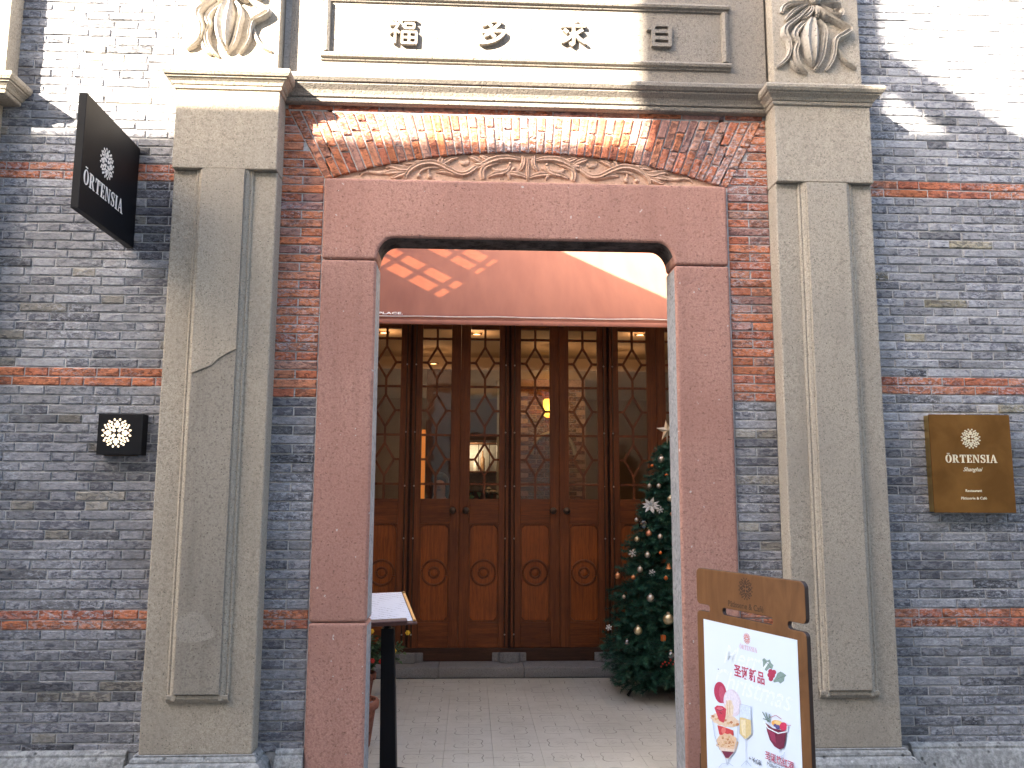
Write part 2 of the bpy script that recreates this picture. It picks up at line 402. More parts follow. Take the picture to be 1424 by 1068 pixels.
def glyphs(word, H, d, track=.12):
    """high-contrast serif capitals, height H, relief d, facing -y, centred; returns MB in x,z"""
    mb = MB(); k = [0]
    def P(poly):
        k[0] += 1; mb.prism([((x + pen) * H, z * H) for x, z in poly], -d - k[0] % 7 * 4e-5, 0)
    def Rr(x0, x1, z0, z1): P([(x0, z0), (x1, z0), (x1, z1), (x0, z1)])
    def ring(cx, cz, ro, rz, ri, rzi, a0=0, a1=360, n=20):
        for i in range(n):
            t0 = R(a0 + (a1 - a0) * i / n); t1 = R(a0 + (a1 - a0) * (i + 1) / n)
            P([(cx + ri * math.cos(t0), cz + rzi * math.sin(t0)), (cx + ro * math.cos(t0), cz + rz * math.sin(t0)), (cx + ro * math.cos(t1), cz + rz * math.sin(t1)), (cx + ri * math.cos(t1), cz + rzi * math.sin(t1))])
    def sw(pts, ws):
        q = smooth(pts, 5); n = len(q)
        for i in range(n - 1):
            (x, z), (X, Z) = q[i], q[i + 1]; L = math.hypot(X - x, Z - z); nx, nz = -(Z - z) / L, (X - x) / L
            u = i / (n - 1) * (len(ws) - 1); j = min(int(u), len(ws) - 2); w = ws[j] + (ws[j + 1] - ws[j]) * (u - j)
            P([(x + nx * w, z + nz * w), (x - nx * w, z - nz * w), (X - nx * w, Z - nz * w), (X + nx * w, Z + nz * w)])
    pen = 0.0
    for ch in word:
        if ch in 'OŌ':
            ring(.42, .5, .42, .52, .21, .46); w = .84
            if ch == 'Ō': Rr(.24, .60, 1.12, 1.2)
        elif ch == 'I': Rr(.12, .34, 0, 1); Rr(0, .46, 0, .06); Rr(0, .46, .94, 1); w = .46
        elif ch == 'T':
            Rr(.30, .52, 0, 1); Rr(.18, .64, 0, .06); Rr(0, .82, .93, 1); P([(0, .93), (0, .68), (.06, .68), (.16, .93)]); P([(.82, .93), (.66, .93), (.76, .68), (.82, .68)]); w = .82
        elif ch == 'E':
            Rr(.10, .32, 0, 1); Rr(0, .70, 0, .06); Rr(0, .68, .94, 1); Rr(.32, .54, .47, .53); P([(.70, .06), (.54, .06), (.64, .3), (.70, .3)]); P([(.68, .94), (.68, .72), (.62, .72), (.52, .94)]); P([(.50, .38), (.54, .38), (.54, .62), (.50, .62)]); w = .72
        elif ch == 'N':
            Rr(.12, .19, 0, 1); Rr(0, .32, 0, .06); Rr(0, .24, .94, 1); P([(.10, 1), (.32, 1), (.86, 0), (.72, 0)]); Rr(.79, .86, 0, 1); Rr(.66, .98, .94, 1); w = .98
        elif ch == 'A':
            P([(.40, 1.02), (.48, 1.02), (.16, .06), (.09, .06)]); P([(.38, 1.02), (.52, 1.02), (.86, .0), (.62, .0)]); Rr(.22, .62, .30, .36); Rr(0, .28, 0, .06); Rr(.52, .96, 0, .06); w = .96
        elif ch == 'R':
            Rr(.10, .32, 0, 1); Rr(0, .44, 0, .06); Rr(0, .45, .94, 1); Rr(.30, .45, .47, .53); ring(.42, .735, .34, .265, .13, .205, -90, 90, 12); P([(.40, .50), (.58, .52), (.88, 0), (.66, 0)]); Rr(.66, .96, 0, .05); w = .94
        elif ch == 'S':
            sw([(.60, .78), (.50, .95), (.32, .97), (.13, .86), (.12, .68), (.34, .54), (.54, .40), (.60, .22), (.46, .05), (.28, .03), (.10, .20)], [.03, .035, .06, .10, .11, .10, .06, .035, .03]); Rr(.58, .64, .68, 1); Rr(.06, .12, 0, .32); w = .70
        pen += w + track
    wd = (pen - track) * H
    mb.v = [(x - wd / 2, y, z - H / 2) for x, y, z in mb.v]
    return mb, wd

def emblem(Rd, d):
    """round blossom emblem made of small petals, four-fold symmetric, facing -y"""
    mb = MB(); n = 0
    def petal(r, a, lr, lt, rot=0):
        nonlocal n
        for q in range(4):
            th = R(a + 90 * q); cx, cz = r * math.cos(th), r * math.sin(th); ca, sa = math.cos(th + R(rot)), math.sin(th + R(rot)); n += 1
            poly = []
            for k in range(8):
                t = 2 * PI * k / 8; e = abs(math.cos(t)) ** .8 * (1 if math.cos(t) > 0 else -1); x = lr * e; y = lt * math.sin(t) * (1 - .25 * e)
                poly.append(((cx + x * ca - y * sa) * Rd, (cz + x * sa + y * ca) * Rd))
            mb.prism(poly, -d - n % 5 * 3e-5, 0)
    petal(.93, 11, .09, .07); petal(.93, -11, .09, .07)
    petal(.74, 0, .12, .09); petal(.60, 11, .10, .08, 20); petal(.60, -11, .10, .08, -20)
    petal(.95, 33, .08, .07); petal(.95, 57, .08, .07); petal(.82, 45, .10, .08); petal(.80, 27, .10, .07, 20); petal(.80, 63, .10, .07, -20)
    petal(.64, 36, .09, .08, 15); petal(.64, 54, .09, .08, -15); petal(.46, 0, .10, .09)
    petal(.46, 28, .10, .08, 30); petal(.46, 62, .10, .08, -30); petal(.27, 45, .15, .11)
    return mb

GLY = {'福': (.046, [[(.16, .97), (.28, .86)], [(.03, .74), (.36, .77)], [(.34, .76), (.22, .55), (.03, .38)], [(.22, .55), (.22, .02)], [(.27, .52), (.38, .42)], [(.46, .93), (.98, .93)], [(.55, .79), (.90, .79)], [(.90, .79), (.88, .60)], [(.57, .79), (.57, .60)], [(.55, .61), (.90, .61)],
               [(.45, .46), (1.0, .46)], [(.98, .46), (.97, .03)], [(.47, .46), (.47, .03)], [(.45, .04), (1.0, .04)], [(.72, .46), (.72, .04)], [(.47, .25), (.98, .25)]]),
       '多': (.062, [[(.50, 1.0), (.38, .82), (.18, .68)], [(.45, .87), (.80, .87), (.64, .64), (.40, .50), (.16, .44)], [(.40, .76), (.52, .66)], [(.62, .62), (.48, .44), (.24, .28)], [(.56, .48), (.96, .48), (.76, .22), (.46, .07), (.06, .0)], [(.50, .36), (.64, .25)]]),
       '求': (.060, [[(.06, .75), (.94, .77)], [(.68, .98), (.83, .87)], [(.50, 1.0), (.50, .08), (.36, .13)], [(.16, .62), (.30, .50)], [(.43, .38), (.26, .22), (.06, .12)], [(.84, .62), (.60, .46)], [(.52, .50), (.72, .26), (.96, .08)]]),
       '自': (.066, [[(.50, 1.02), (.42, .84)], [(.38, .84), (.24, .70), (.02, .62)], [(.22, .83), (.90, .83)], [(.87, .84), (.87, .02)], [(.26, .84), (.26, .0)], [(.24, .05), (.90, .05)], [(.26, .57), (.87, .57)], [(.26, .31), (.87, .31)]])}
def carved_char(ch, cx, cz, size, y, depth):
    w, st = GLY[ch]; w *= size; mb = MB(); k = 0
    for pts in st:
        P = [(cx + (x - .5) * size, cz + (z - .5) * size) for x, z in pts]
        if len(P) > 2: P = smooth(P, 3) if ch in '多求' else P
        L_, R_ = [], []
        for i in range(len(P)):
            a, b = P[max(i - 1, 0)], P[min(i + 1, len(P) - 1)]; dx, dz = b[0] - a[0], b[1] - a[1]; l = math.hypot(dx, dz)
            ww = w * (1.0 if i < len(P) - 1 or len(P) == 2 else .45); L_.append((P[i][0] - dz / l * ww, P[i][1] + dx / l * ww)); R_.append((P[i][0] + dz / l * ww, P[i][1] - dx / l * ww))
        for i in range(len(P) - 1):
            k += 1; mb.prism([L_[i], L_[i + 1], R_[i + 1], R_[i]], y - depth - k * 1.5e-4, y + .004)
    return mb

# ================================================================== GROUND
g = MB().box(-60, 60, -60, 60, -.3, -.02).build('ground', M['grout']); tag(g, kind='structure')
lane = thing('lane_pavement', (0, -2.8, 0), None, None); tag(lane, kind='structure')
slab_mb = [MB().box(-.295, .295, -.195, .195, -.02, 0) for _ in range(1)]
slab0 = slab_mb[0].build('paving_slab', M['paving'], lane, bevel=.004, local=True); first = True
for r_ in range(14):
    for c_ in range(11):
        o = slab0 if first else slab0.copy()
        if not first: COL.objects.link(o)
        first = False
        o.location = (-3 + c_ * .60 + (.3 if r_ % 2 else 0), 2.55 - r_ * .40, random.uniform(-.001, .001))

# ================================================================== BRICKS
def unit_quad(u, v, q):   # bilinear map inside quad q = (bl, br, tr, tl) in x,z
    return ((q[0][0] * (1 - u) + q[1][0] * u) * (1 - v) + (q[3][0] * (1 - u) + q[2][0] * u) * v,
            (q[0][1] * (1 - u) + q[1][1] * u) * (1 - v) + (q[3][1] * (1 - u) + q[2][1] * u) * v)
def brick_geo(q, w, h, y, depth, rnd, rough=.003):
    mx, mz = min(.0045 / w, .3), min(.0045 / h, .3)
    us = [0, mx, .3 + rnd.uniform(-.1, .1), .7 + rnd.uniform(-.1, .1), 1 - mx, 1]; vs_ = [0, mz, 1 - mz, 1]
    V = []; F = []
    for j, v in enumerate(vs_):
        for i, u in enumerate(us):
            edge = i in (0, 5) or j in (0, 3)
            uu = u + (rnd.uniform(-.006, .006) * .12 / w if edge else 0); vv = v + (rnd.uniform(-.028, .028) if j in (0, 3) else 0)
            x, z = unit_quad(uu, vv, q)
            V.append((x, y + (.0025 if edge else rnd.uniform(-rough, rough * .4)), z))
    for j in range(3):
        for i in range(5): F.append((j * 6 + i, j * 6 + i + 1, j * 6 + 7 + i, j * 6 + 6 + i))
    ring = [0, 1, 2, 3, 4, 5, 11, 17, 23, 22, 21, 20, 19, 18, 12, 6]; o = len(V)
    corners = {0: 0, 5: 1, 23: 2, 18: 3}
    for k in (0, 5, 23, 18): V.append((V[k][0], y + depth, V[k][2]))
    F += [(0, 5, 4, 3, 2, 1)[0:1] + (1, 2, 3, 4, 5, o + 1, o), (5, 11, 17, 23, o + 2, o + 1), (23, 22, 21, 20, 19, 18, o + 3, o + 2), (18, 12, 6, 0, o, o + 3)]
    return V, F
rb = random.Random(11)
SHARED = {}
def shared_brick(cls, w, h):
    lst = SHARED.setdefault(cls, [])
    if len(lst) < 10:
        V, F = brick_geo([(-.5 * w, -.5 * h), (.5 * w, -.5 * h), (.5 * w, .5 * h), (-.5 * w, .5 * h)], w, h, 0, .035, rb)
        me = bpy.data.meshes.new('brick'); me.from_pydata([(x / w, y, z / h) for x, y, z in V], [], F); me.materials.append(M['brick']); lst.append(me); return me
    return rb.choice(lst)

def visible(x0, x1, z0, z1, y=0):
    a = pr((x0, y, z0)); b = pr((x1, y, z1))
    return b[0] > 2 and a[0] < 1422 and a[1] > 2 and b[1] < 1066

def lay(parent, bricks, limit=300):
    """bricks: list of dict(cx,cz,w,h,y,col,seed,vis,size) or with 'quad'; the largest in view become objects, the rest one joined part"""
    bricks.sort(key=lambda b: -(b['vis'] * 10 + b['size']))
    pl = world_loc(parent); rest = []
    for i, b in enumerate(bricks):
        if b['vis'] and i < limit:
            if 'quad' in b:
                V, F = brick_geo(b['quad'], b['w'], b['h'], b['y'], .035, rb)
                me = bpy.data.meshes.new('brick'); me.from_pydata([Vector(v) - pl for v in V], [], F); me.materials.append(M['brick'])
                o = bpy.data.objects.new('brick', me); COL.objects.link(o); o.parent = parent
            else:
                o = bpy.data.objects.new('brick', shared_brick('s' if b['w'] > .18 else 'h', .24 if b['w'] > .18 else .115, .043)); COL.objects.link(o); o.parent = parent
                o.location = Vector((b['cx'], b['y'], b['cz'])) - pl; o.scale = (b['w'], 1, b['h'])
                o.rotation_euler = (0, rb.uniform(-.004, .004), rb.uniform(-.012, .012))
            o.color = (*b['col'], b['seed'])
        else: rest.append(b)
    if rest:
        VV = []; FF = []; CC = []
        for b in rest:
            q = b.get('quad') or [(b['cx'] - b['w'] / 2, b['cz'] - b['h'] / 2), (b['cx'] + b['w'] / 2, b['cz'] - b['h'] / 2), (b['cx'] + b['w'] / 2, b['cz'] + b['h'] / 2), (b['cx'] - b['w'] / 2, b['cz'] + b['h'] / 2)]
            V, F = brick_geo(q, b['w'], b['h'], b['y'], .035, rb); o0 = len(VV)
            VV += V; FF += [tuple(i + o0 for i in f) for f in F]; CC += [(*b['col'], b['seed'])] * len(V)
        me = bpy.data.meshes.new('brickwork'); me.from_pydata([Vector(v) - pl for v in VV], [], FF); me.materials.append(M['brick_stuff'])
        at_ = me.color_attributes.new('tint', 'FLOAT_COLOR', 'POINT'); at_.data.foreach_set('color', [c for t4 in CC for c in t4])
        o = bpy.data.objects.new('brickwork', me); COL.objects.link(o); o.parent = parent; tag(o, kind='stuff')

# course heights: band joints measured at z=.928, 2.183, 3.32
def courses(z0, z1):
    out = []
    def seg(j0, j1, n, a, b):
        p = (j1 - j0) / n
        for k in range(a, b): out.append((j0 + k * p, j0 + (k + 1) * p))
    p = .0502
    k = 13
    for i in range(13, 0, -1): out.append((.928 - i * p, .928 - (i - 1) * p))
    seg(.928, 2.183, 25, 0, 25); seg(2.183, 3.32, 23, 0, 23)
    z = 3.32
    while z < z1: out.append((z, z + .0494)); z += .0494
    return [c for c in out if c[0] >= z0 - 1e-4 and c[1] <= z1 + .03]
JO = (.928, 2.183, 3.32)
def is_band(z): return any(abs(z - j) < .05 for j in JO)

def red(rnd, worn=0):
    b = rnd.choice([(.45, .155, .075), (.48, .175, .09), (.42, .14, .075), (.47, .195, .115), (.40, .135, .08)])
    if rnd.random() < worn: b = rnd.choice([(.39, .18, .125), (.36, .19, .15), (.43, .23, .17), (.32, .17, .145)])
    k = rnd.uniform(.85, 1.15); return tuple(x * k for x in b)
def grey(rnd, x, z, side):
    k = rnd.uniform(.76, 1.24)
    if side == 'R':
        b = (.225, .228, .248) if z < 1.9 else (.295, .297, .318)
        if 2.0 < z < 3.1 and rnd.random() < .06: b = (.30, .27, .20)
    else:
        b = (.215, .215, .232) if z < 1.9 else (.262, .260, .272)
        if rnd.random() < .06: b = (.27, .25, .22)
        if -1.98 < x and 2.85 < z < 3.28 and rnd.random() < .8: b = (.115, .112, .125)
    if rnd.random() < .07: b = tuple(c * .55 for c in b)
    return tuple(c * k for c in b)

def wall_field(parent, x0, x1, ztop, side, rnd):
    S, H, J = .252, .124, .007
    out = []
    for r_, (za, zb) in enumerate(courses(.27, ztop)):
        x = x0 - (.02 if r_ % 2 else .21) - rnd.uniform(0, .03); k = 0
        zc = (za + zb) / 2; band = is_band(zc)
        while x < x1:
            w = (S if k % 2 == 0 else H) + rnd.uniform(-.006, .006)
            a, b = max(x, x0), min(x + w, x1)
            if b - a > .03:
                hh = zb - za - .0068 + rnd.uniform(-.002, .002)
                out.append(dict(cx=(a + b) / 2, cz=zc + rnd.uniform(-.0012, .0012), w=b - a - J, h=hh, y=rnd.uniform(-.003, .001),
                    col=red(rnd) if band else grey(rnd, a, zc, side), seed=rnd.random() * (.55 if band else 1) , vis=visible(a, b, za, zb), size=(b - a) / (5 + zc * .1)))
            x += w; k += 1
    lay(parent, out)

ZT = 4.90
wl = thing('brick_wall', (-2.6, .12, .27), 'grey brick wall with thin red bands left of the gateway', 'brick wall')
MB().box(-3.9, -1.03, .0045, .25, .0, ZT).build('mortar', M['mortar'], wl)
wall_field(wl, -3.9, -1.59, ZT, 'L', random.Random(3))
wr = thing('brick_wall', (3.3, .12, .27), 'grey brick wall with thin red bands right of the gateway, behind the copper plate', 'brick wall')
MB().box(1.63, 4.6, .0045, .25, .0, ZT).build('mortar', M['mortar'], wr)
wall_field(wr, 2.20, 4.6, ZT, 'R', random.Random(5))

def strip(parent, x0, x1, rnd, side):
    out = []
    for r_, (za, zb) in enumerate(courses(.27, 3.72)):
        zc = (za + zb) / 2
        n = 1 if r_ % 2 else 2
        for k in range(n):
            a = x0 + (x1 - x0) * k / n; b = x0 + (x1 - x0) * (k + 1) / n
            rd = zc > (2.08) or is_band(zc)
            # above the springing the outer bricks are cut by the fan of the arch
            quad = None
            if zc > 3.33:
                h2_ = (zb - za - .0068) / 2; tz = lambda z: (z - 3.305) * .528 + .002
                q4 = [a + .004, b - .004, b - .004, a + .004]
                if side == 'L': q4[1] = min(q4[1], x1 - tz(zc - h2_)); q4[2] = min(q4[2], x1 - tz(zc + h2_))
                else: q4[0] = max(q4[0], x0 + tz(zc - h2_)); q4[3] = max(q4[3], x0 + tz(zc + h2_))
                if min(q4[1] - q4[0], q4[2] - q4[3]) < .012: continue
                quad = [(q4[0], zc - h2_), (q4[1], zc - h2_), (q4[2], zc + h2_), (q4[3], zc + h2_)]; a, b = q4[0], q4[1]
            out.append(dict(cx=(a + b) / 2, cz=zc, w=b - a - .008, h=zb - za - .0068, y=rnd.uniform(-.003, .001), col=red(rnd, .32 if zc > 2.25 else .05) if rd else grey(rnd, a, 1.0, 'L'),
                            seed=rnd.random() * (.75 if rd else 1), vis=visible(a, b, za, zb), size=(b - a) / 5))
            if quad: out[-1]['quad'] = quad
    lay(parent, out)
pl_ = thing('brick_pier', (-.94, .1, .27), 'narrow red over grey brick strip between left pilaster and pink door jamb', 'brick pier')
MB().box(-1.028, -.80, .0045, .25, 0, 3.72).build('mortar', M['mortar'], pl_); strip(pl_, -1.07, -.832, random.Random(8), 'L')
pr_ = thing('brick_pier', (1.54, .1, .27), 'narrow red over grey brick strip between right pilaster and pink door jamb', 'brick pier')
MB().box(1.40, 1.628, .0045, .25, 0, 3.72).build('mortar', M['mortar'], pr_); strip(pr_, 1.432, 1.672, random.Random(9), 'R')

# ---- flat-topped segmental arch
XC = .303
ar = thing('brick_arch', (XC, .1, 3.3), 'red brick arch with fanned voussoirs under the long cornice', 'brick arch')
def intr(x): return ZC0 + math.sqrt(RA * RA - (x - XC) ** 2)
HC, RISE = 1.135, .185; RA = (HC * HC + RISE * RISE) / (2 * RISE); ZC0 = 3.305 + RISE - RA
MB().prism([(-.829, 3.7205), (-.829, 3.31)] + [(XC - HC + 2 * HC * k / 30, intr(XC - HC + 2 * HC * k / 30) + .003) for k in range(31)] + [(1.429, 3.31), (1.429, 3.7205)], .0045, .034).build('mortar', M['mortar'], ar)
MB().box(-.82, 1.42, .075, .25, 3.31, 3.7205).build('backing', M['mortar'], ar)
MB().box(-1.028, 1.628, .0045, .25, 3.7215, ZT).build('mortar', M['mortar'], ar)
HC, RISE = 1.135, .185; RA = (HC * HC + RISE * RISE) / (2 * RISE); ZC0 = 3.305 + RISE - RA
def intr(x): return ZC0 + math.sqrt(RA * RA - (x - XC) ** 2)
ra = random.Random(21); NB = 50; out = []
FZ = 3.305 - 2.15
def fan_x(u, z):  # joint line u in [-1,1] at height z
    xb = XC + u * HC; return XC + (xb - XC) * (z - FZ) / (intr(xb) - .0 - FZ)
for i in range(NB):
    ua, ub = -1 + 2 * i / NB, -1 + 2 * (i + 1) / NB
    zt = 3.703; cut = [0, 1]
    L = zt - intr(XC + (ua + ub) / 2 * HC)
    f = (.62, .36)[i % 2] + ra.uniform(-.07, .07); cut = [0, f, 1]
    if L > .30 and ra.random() < .6: cut = [0, f * .66 + (.05 if i % 2 else 0), f * .66 + .38, 1]
    for a_, b_ in zip(cut[:-1], cut[1:]):
        def pt(u, f_):
            z0 = intr(XC + u * HC); z = z0 + (zt - z0) * f_; return (fan_x(u, z), z)
        g_ = .004 / L; gu = .075 * 2 / NB
        q = [pt(ua + gu, a_ + (g_ if a_ else 0)), pt(ub - gu, a_ + (g_ if a_ else 0)), pt(ub - gu, b_ - g_), pt(ua + gu, b_ - g_)]
        h_ = L * (b_ - a_)
        out.append(dict(quad=q, w=.04, h=h_, y=-.004 + ra.uniform(-.003, .003), col=red(ra, .30), seed=ra.random() * .8, vis=True, size=h_))
x = -1.05
while x < 1.65:
    w = .245 + ra.uniform(-.01, .01)
    a, b = x, min(x + w, 1.655)
    out.append(dict(quad=[(a + .004, 3.712), (b - .004, 3.712), (b - .004, 3.742), (a + .004, 3.742)], w=w, h=.03, y=ra.uniform(-.004, .002), col=red(ra, .3), seed=ra.random() * .7, vis=True, size=.2)); x += w
lay(ar, out)

# ================================================================== PINK STONE DOOR FRAME
df = thing('stone_door_frame', (.3, .1, 0), 'rough pink painted stone door frame with rounded top corners', 'door frame')
lp = [(-.829, 2.846), (-.531, 2.836)]
for k in range(0, 9): 
    th = R(180 - 90 * k / 8); lp.append((-.531 + .092 + .092 * math.cos(th), 2.846 + .126 * math.sin(th)))
for k in range(0, 9):
    th = R(90 - 90 * k / 8); lp.append((1.118 - .092 + .092 * math.cos(th), 2.846 + .126 * math.sin(th)))
lp = [p for i, p in enumerate(lp) if i != 1] + [(1.424, 2.846), (1.424, 3.307), (-.829, 3.307)]
def framed(poly, y0, y1, name, parent, test):
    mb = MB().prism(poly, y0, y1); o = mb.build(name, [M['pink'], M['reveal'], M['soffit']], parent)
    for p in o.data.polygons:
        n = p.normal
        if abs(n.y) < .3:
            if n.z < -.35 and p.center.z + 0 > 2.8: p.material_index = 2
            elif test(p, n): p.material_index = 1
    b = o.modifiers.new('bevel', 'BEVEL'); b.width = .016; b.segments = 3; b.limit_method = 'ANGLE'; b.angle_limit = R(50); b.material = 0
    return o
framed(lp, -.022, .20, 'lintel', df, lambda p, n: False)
framed([(-.829, .915 + .0), (-.531, .915), (-.531, 2.842), (-.829, 2.842)], -.021, .20, 'jamb', df, lambda p, n: n.x > .5)
framed([(-.829, 0), (-.528, 0), (-.531, .9127), (-.829, .9127)], -.023, .20, 'jamb', df, lambda p, n: n.x > .5)
framed([(1.118, 0), (1.428, 0), (1.425, 2.842), (1.118, 2.842)], -.021, .20, 'jamb', df, lambda p, n: n.x < -.5)
MB().box(-.50, 1.09, -.05, .28, -.02, .006).build('threshold', M['granite'], df, bevel=.006)

# ================================================================== CARVED TYMPANUM
cp = thing('carved_panel', (XC, .05, 3.4), 'low curved terracotta panel of carved scrolling leaves over the pink lintel', 'carved panel')
poly = [(XC - HC + .012, 3.3085), (XC + HC - .012, 3.3085)] + [(XC + HC * u * .988, max(3.3095, intr(XC + HC * u * .988) + .004)) for u in [1 - 2 * k / 40 for k in range(41)]]
YT = .018
MB().prism(poly, YT, .07).build('backing_plate', M['terra'], cp)
mb = MB().box(XC - HC + .03, XC + HC - .03, YT - .012, YT + .02, 3.3085, 3.316)
mb.build('lower_fillet', M['terra'], cp, bevel=.002)
def zz(pts): return [(at(440 + X / 4.747, 190 + Y / 4.747, YT).x, at(440 + X / 4.747, 190 + Y / 4.747, YT).z) for X, Y in pts]
STK = [  # (points in enlarged photo coordinates, half widths m, height m, grooved)
 ([(290, 262), (318, 238), (360, 236), (420, 243), (470, 232)], [.003, .007, .009, .010, .012], .014, 0),
 ([(620, 212), (560, 215), (500, 200), (452, 183)], [.012, .017, .014, .005], .022, 1),
 ([(610, 220), (540, 232), (490, 238), (445, 246)], [.012, .016, .014, .004], .020, 1),
 ([(600, 232), (560, 250), (520, 268), (488, 272)], [.010, .014, .011, .004], .018, 1),
 ([(585, 284), (597, 250), (630, 212), (690, 182), (760, 175), (820, 192), (880, 222), (930, 246), (985, 248), (1030, 222), (1062, 196)], [.006, .010, .013, .015, .015, .014, .013, .012, .012, .012, .010], .026, 1),
 ([(690, 190), (640, 176), (600, 172), (556, 158)], [.010, .014, .012, .004], .022, 1),
 ([(730, 180), (670, 166), (620, 164)], [.010, .012, .004], .018, 0),
 ([(800, 190), (822, 165), (828, 140), (836, 122)], [.010, .015, .012, .004], .024, 1),
 ([(820, 190), (852, 170), (890, 150), (940, 134)], [.010, .013, .010, .004], .020, 1),
 ([(940, 160), (965, 178), (995, 176), (1004, 160)], [.004, .012, .012, .005], .012, 0),
 ([(672, 262), (690, 232), (730, 212), (790, 208), (830, 214)], [.004, .007, .008, .008, .005], .014, 0),
 ([(740, 214), (742, 240), (748, 262)], [.005, .006, .004], .012, 0),
 ([(790, 236), (850, 232), (905, 246), (965, 266)], [.004, .014, .013, .006], .018, 1),
 ([(1060, 206), (1100, 188), (1160, 160), (1220, 146), (1290, 146), (1350, 158)], [.010, .015, .016, .015, .013, .006], .026, 1),
 ([(1110, 176), (1060, 156), (1030, 142), (1003, 126)], [.010, .013, .011, .004], .020, 1),
 ([(1160, 158), (1120, 150), (1096, 138), (1074, 122)], [.010, .012, .010, .004], .022, 1),
 ([(1130, 185), (1085, 188), (1040, 186)], [.010, .012, .004], .018, 0),
 ([(1100, 282), (1094, 240), (1112, 206), (1160, 184), (1200, 176)], [.010, .012, .012, .010, .006], .022, 1),
 ([(1128, 270), (1180, 248), (1230, 240), (1262, 222), (1278, 190)], [.004, .013, .014, .010, .006], .020, 1),
 ([(1160, 205), (1178, 226), (1220, 226), (1256, 218)], [.005, .010, .010, .004], .016, 0),
 ([(1240, 250), (1290, 246), (1340, 254), (1395, 274)], [.004, .012, .013, .004], .018, 1),
 ([(1250, 240), (1272, 262), (1280, 284)], [.006, .009, .004], .014, 0),
 ([(1280, 232), (1300, 214), (1316, 206)], [.005, .008, .003], .014, 0),
 ([(1356, 122), (1366, 160), (1356, 205), (1330, 232)], [.003, .010, .010, .004], .020, 1),
]
for sgn in (1, -1):
    def mir(P): return P if sgn == 1 else [(2 * XC - x, z) for x, z in P]
    for P, ws, h_, gr in STK:
        ws = [w * (1.5 if gr else 1.25) for w in ws]; cl = [(x, min(z, intr(x) - .012)) for x, z in zz(P)]
        MB().relief(mir(cl), ws, h_ * .9, YT, gr).build('carved_leaf', M['terra'], cp, smooth_=True)
    for X, Y, r_ in ((675, 262, .013), (748, 266, .014), (1277, 182, .011), (1215, 168, .008), (955, 262, .006)):
        (x_, z_), = mir(zz([(X, Y)])); MB().ball((x_, YT - .004, z_), r_, 12, 8, (1, .9, 1)).build('carved_berry', M['terra'], cp, smooth_=True)
MB().relief([(XC - .004, 3.325), (XC - .004, 3.40), (XC - .004, 3.46)], [.006, .012, .004], .018, YT, 1).build('carved_leaf', M['terra'], cp, smooth_=True)

# ================================================================== CORNICE AND INSCRIBED FRIEZE
fz = thing('inscribed_frieze', (XC, .1, 3.73), 'pale stucco frieze panel with four raised Chinese characters over the door', 'frieze')
MB().box(-1.04, 1.67, -.040, .004, 3.86, ZT).build('frieze_slab', M['frieze'], fz)
MB().xprof(-1.06, 1.67, [(.01, 3.735), (-.03, 3.735), (-.042, 3.741), (-.046, 3.755), (-.040, 3.764), (-.052, 3.768), (-.056, 3.782), (-.066, 3.80), (-.084, 3.818), (-.090, 3.824), (-.090, 3.832), (-.100, 3.836), (-.113, 3.852), (-.113, 3.872), (-.098, 3.884), (-.04, 3.905), (.01, 3.905)]).build('cornice', M['frieze'], fz, bevel=.002)
fx0, fx1, fz0, fz1 = -.868, 1.462, 3.982, 4.388
for a, b, c, d in ((fx0, fx1, fz0, fz0 + .05), (fx0, fx1, fz1 - .05, fz1), ):
    MB().xprof(a, b, [(-.03, c), (-.050, c + .003), (-.054, c + .014), (-.066, c + .018), (-.072, c + .032), (-.062, c + .046), (-.03, c + .05)]).build('panel_moulding', M['frieze'], fz, bevel=.002)
for s_, xx in ((1, fx0), (-1, fx1)):
    poly = [(-.03, 0), (-.050, .003), (-.054, .014), (-.066, .018), (-.072, .032), (-.062, .046), (-.03, .05)]
    vs = [(xx + s_ * o_, y_, fz0 + .0505) for y_, o_ in poly] + [(xx + s_ * o_, y_, fz1 - .0505) for y_, o_ in poly]; n = len(poly)
    MB().add(vs, [tuple(range(n)), tuple(range(n, 2 * n))] + [(i, (i + 1) % n, (i + 1) % n + n, i + n) for i in range(n)]).build('panel_moulding', M['frieze'], fz)
for ch, cx_, cz_ in (('福', -.412, 4.165), ('多', .088, 4.182), ('求', .555, 4.186), ('自', 1.052, 4.200)):
    mb = carved_char(ch, cx_, cz_, .158, -.040, .022)
    mb.build('raised_character', M['frieze'], fz)

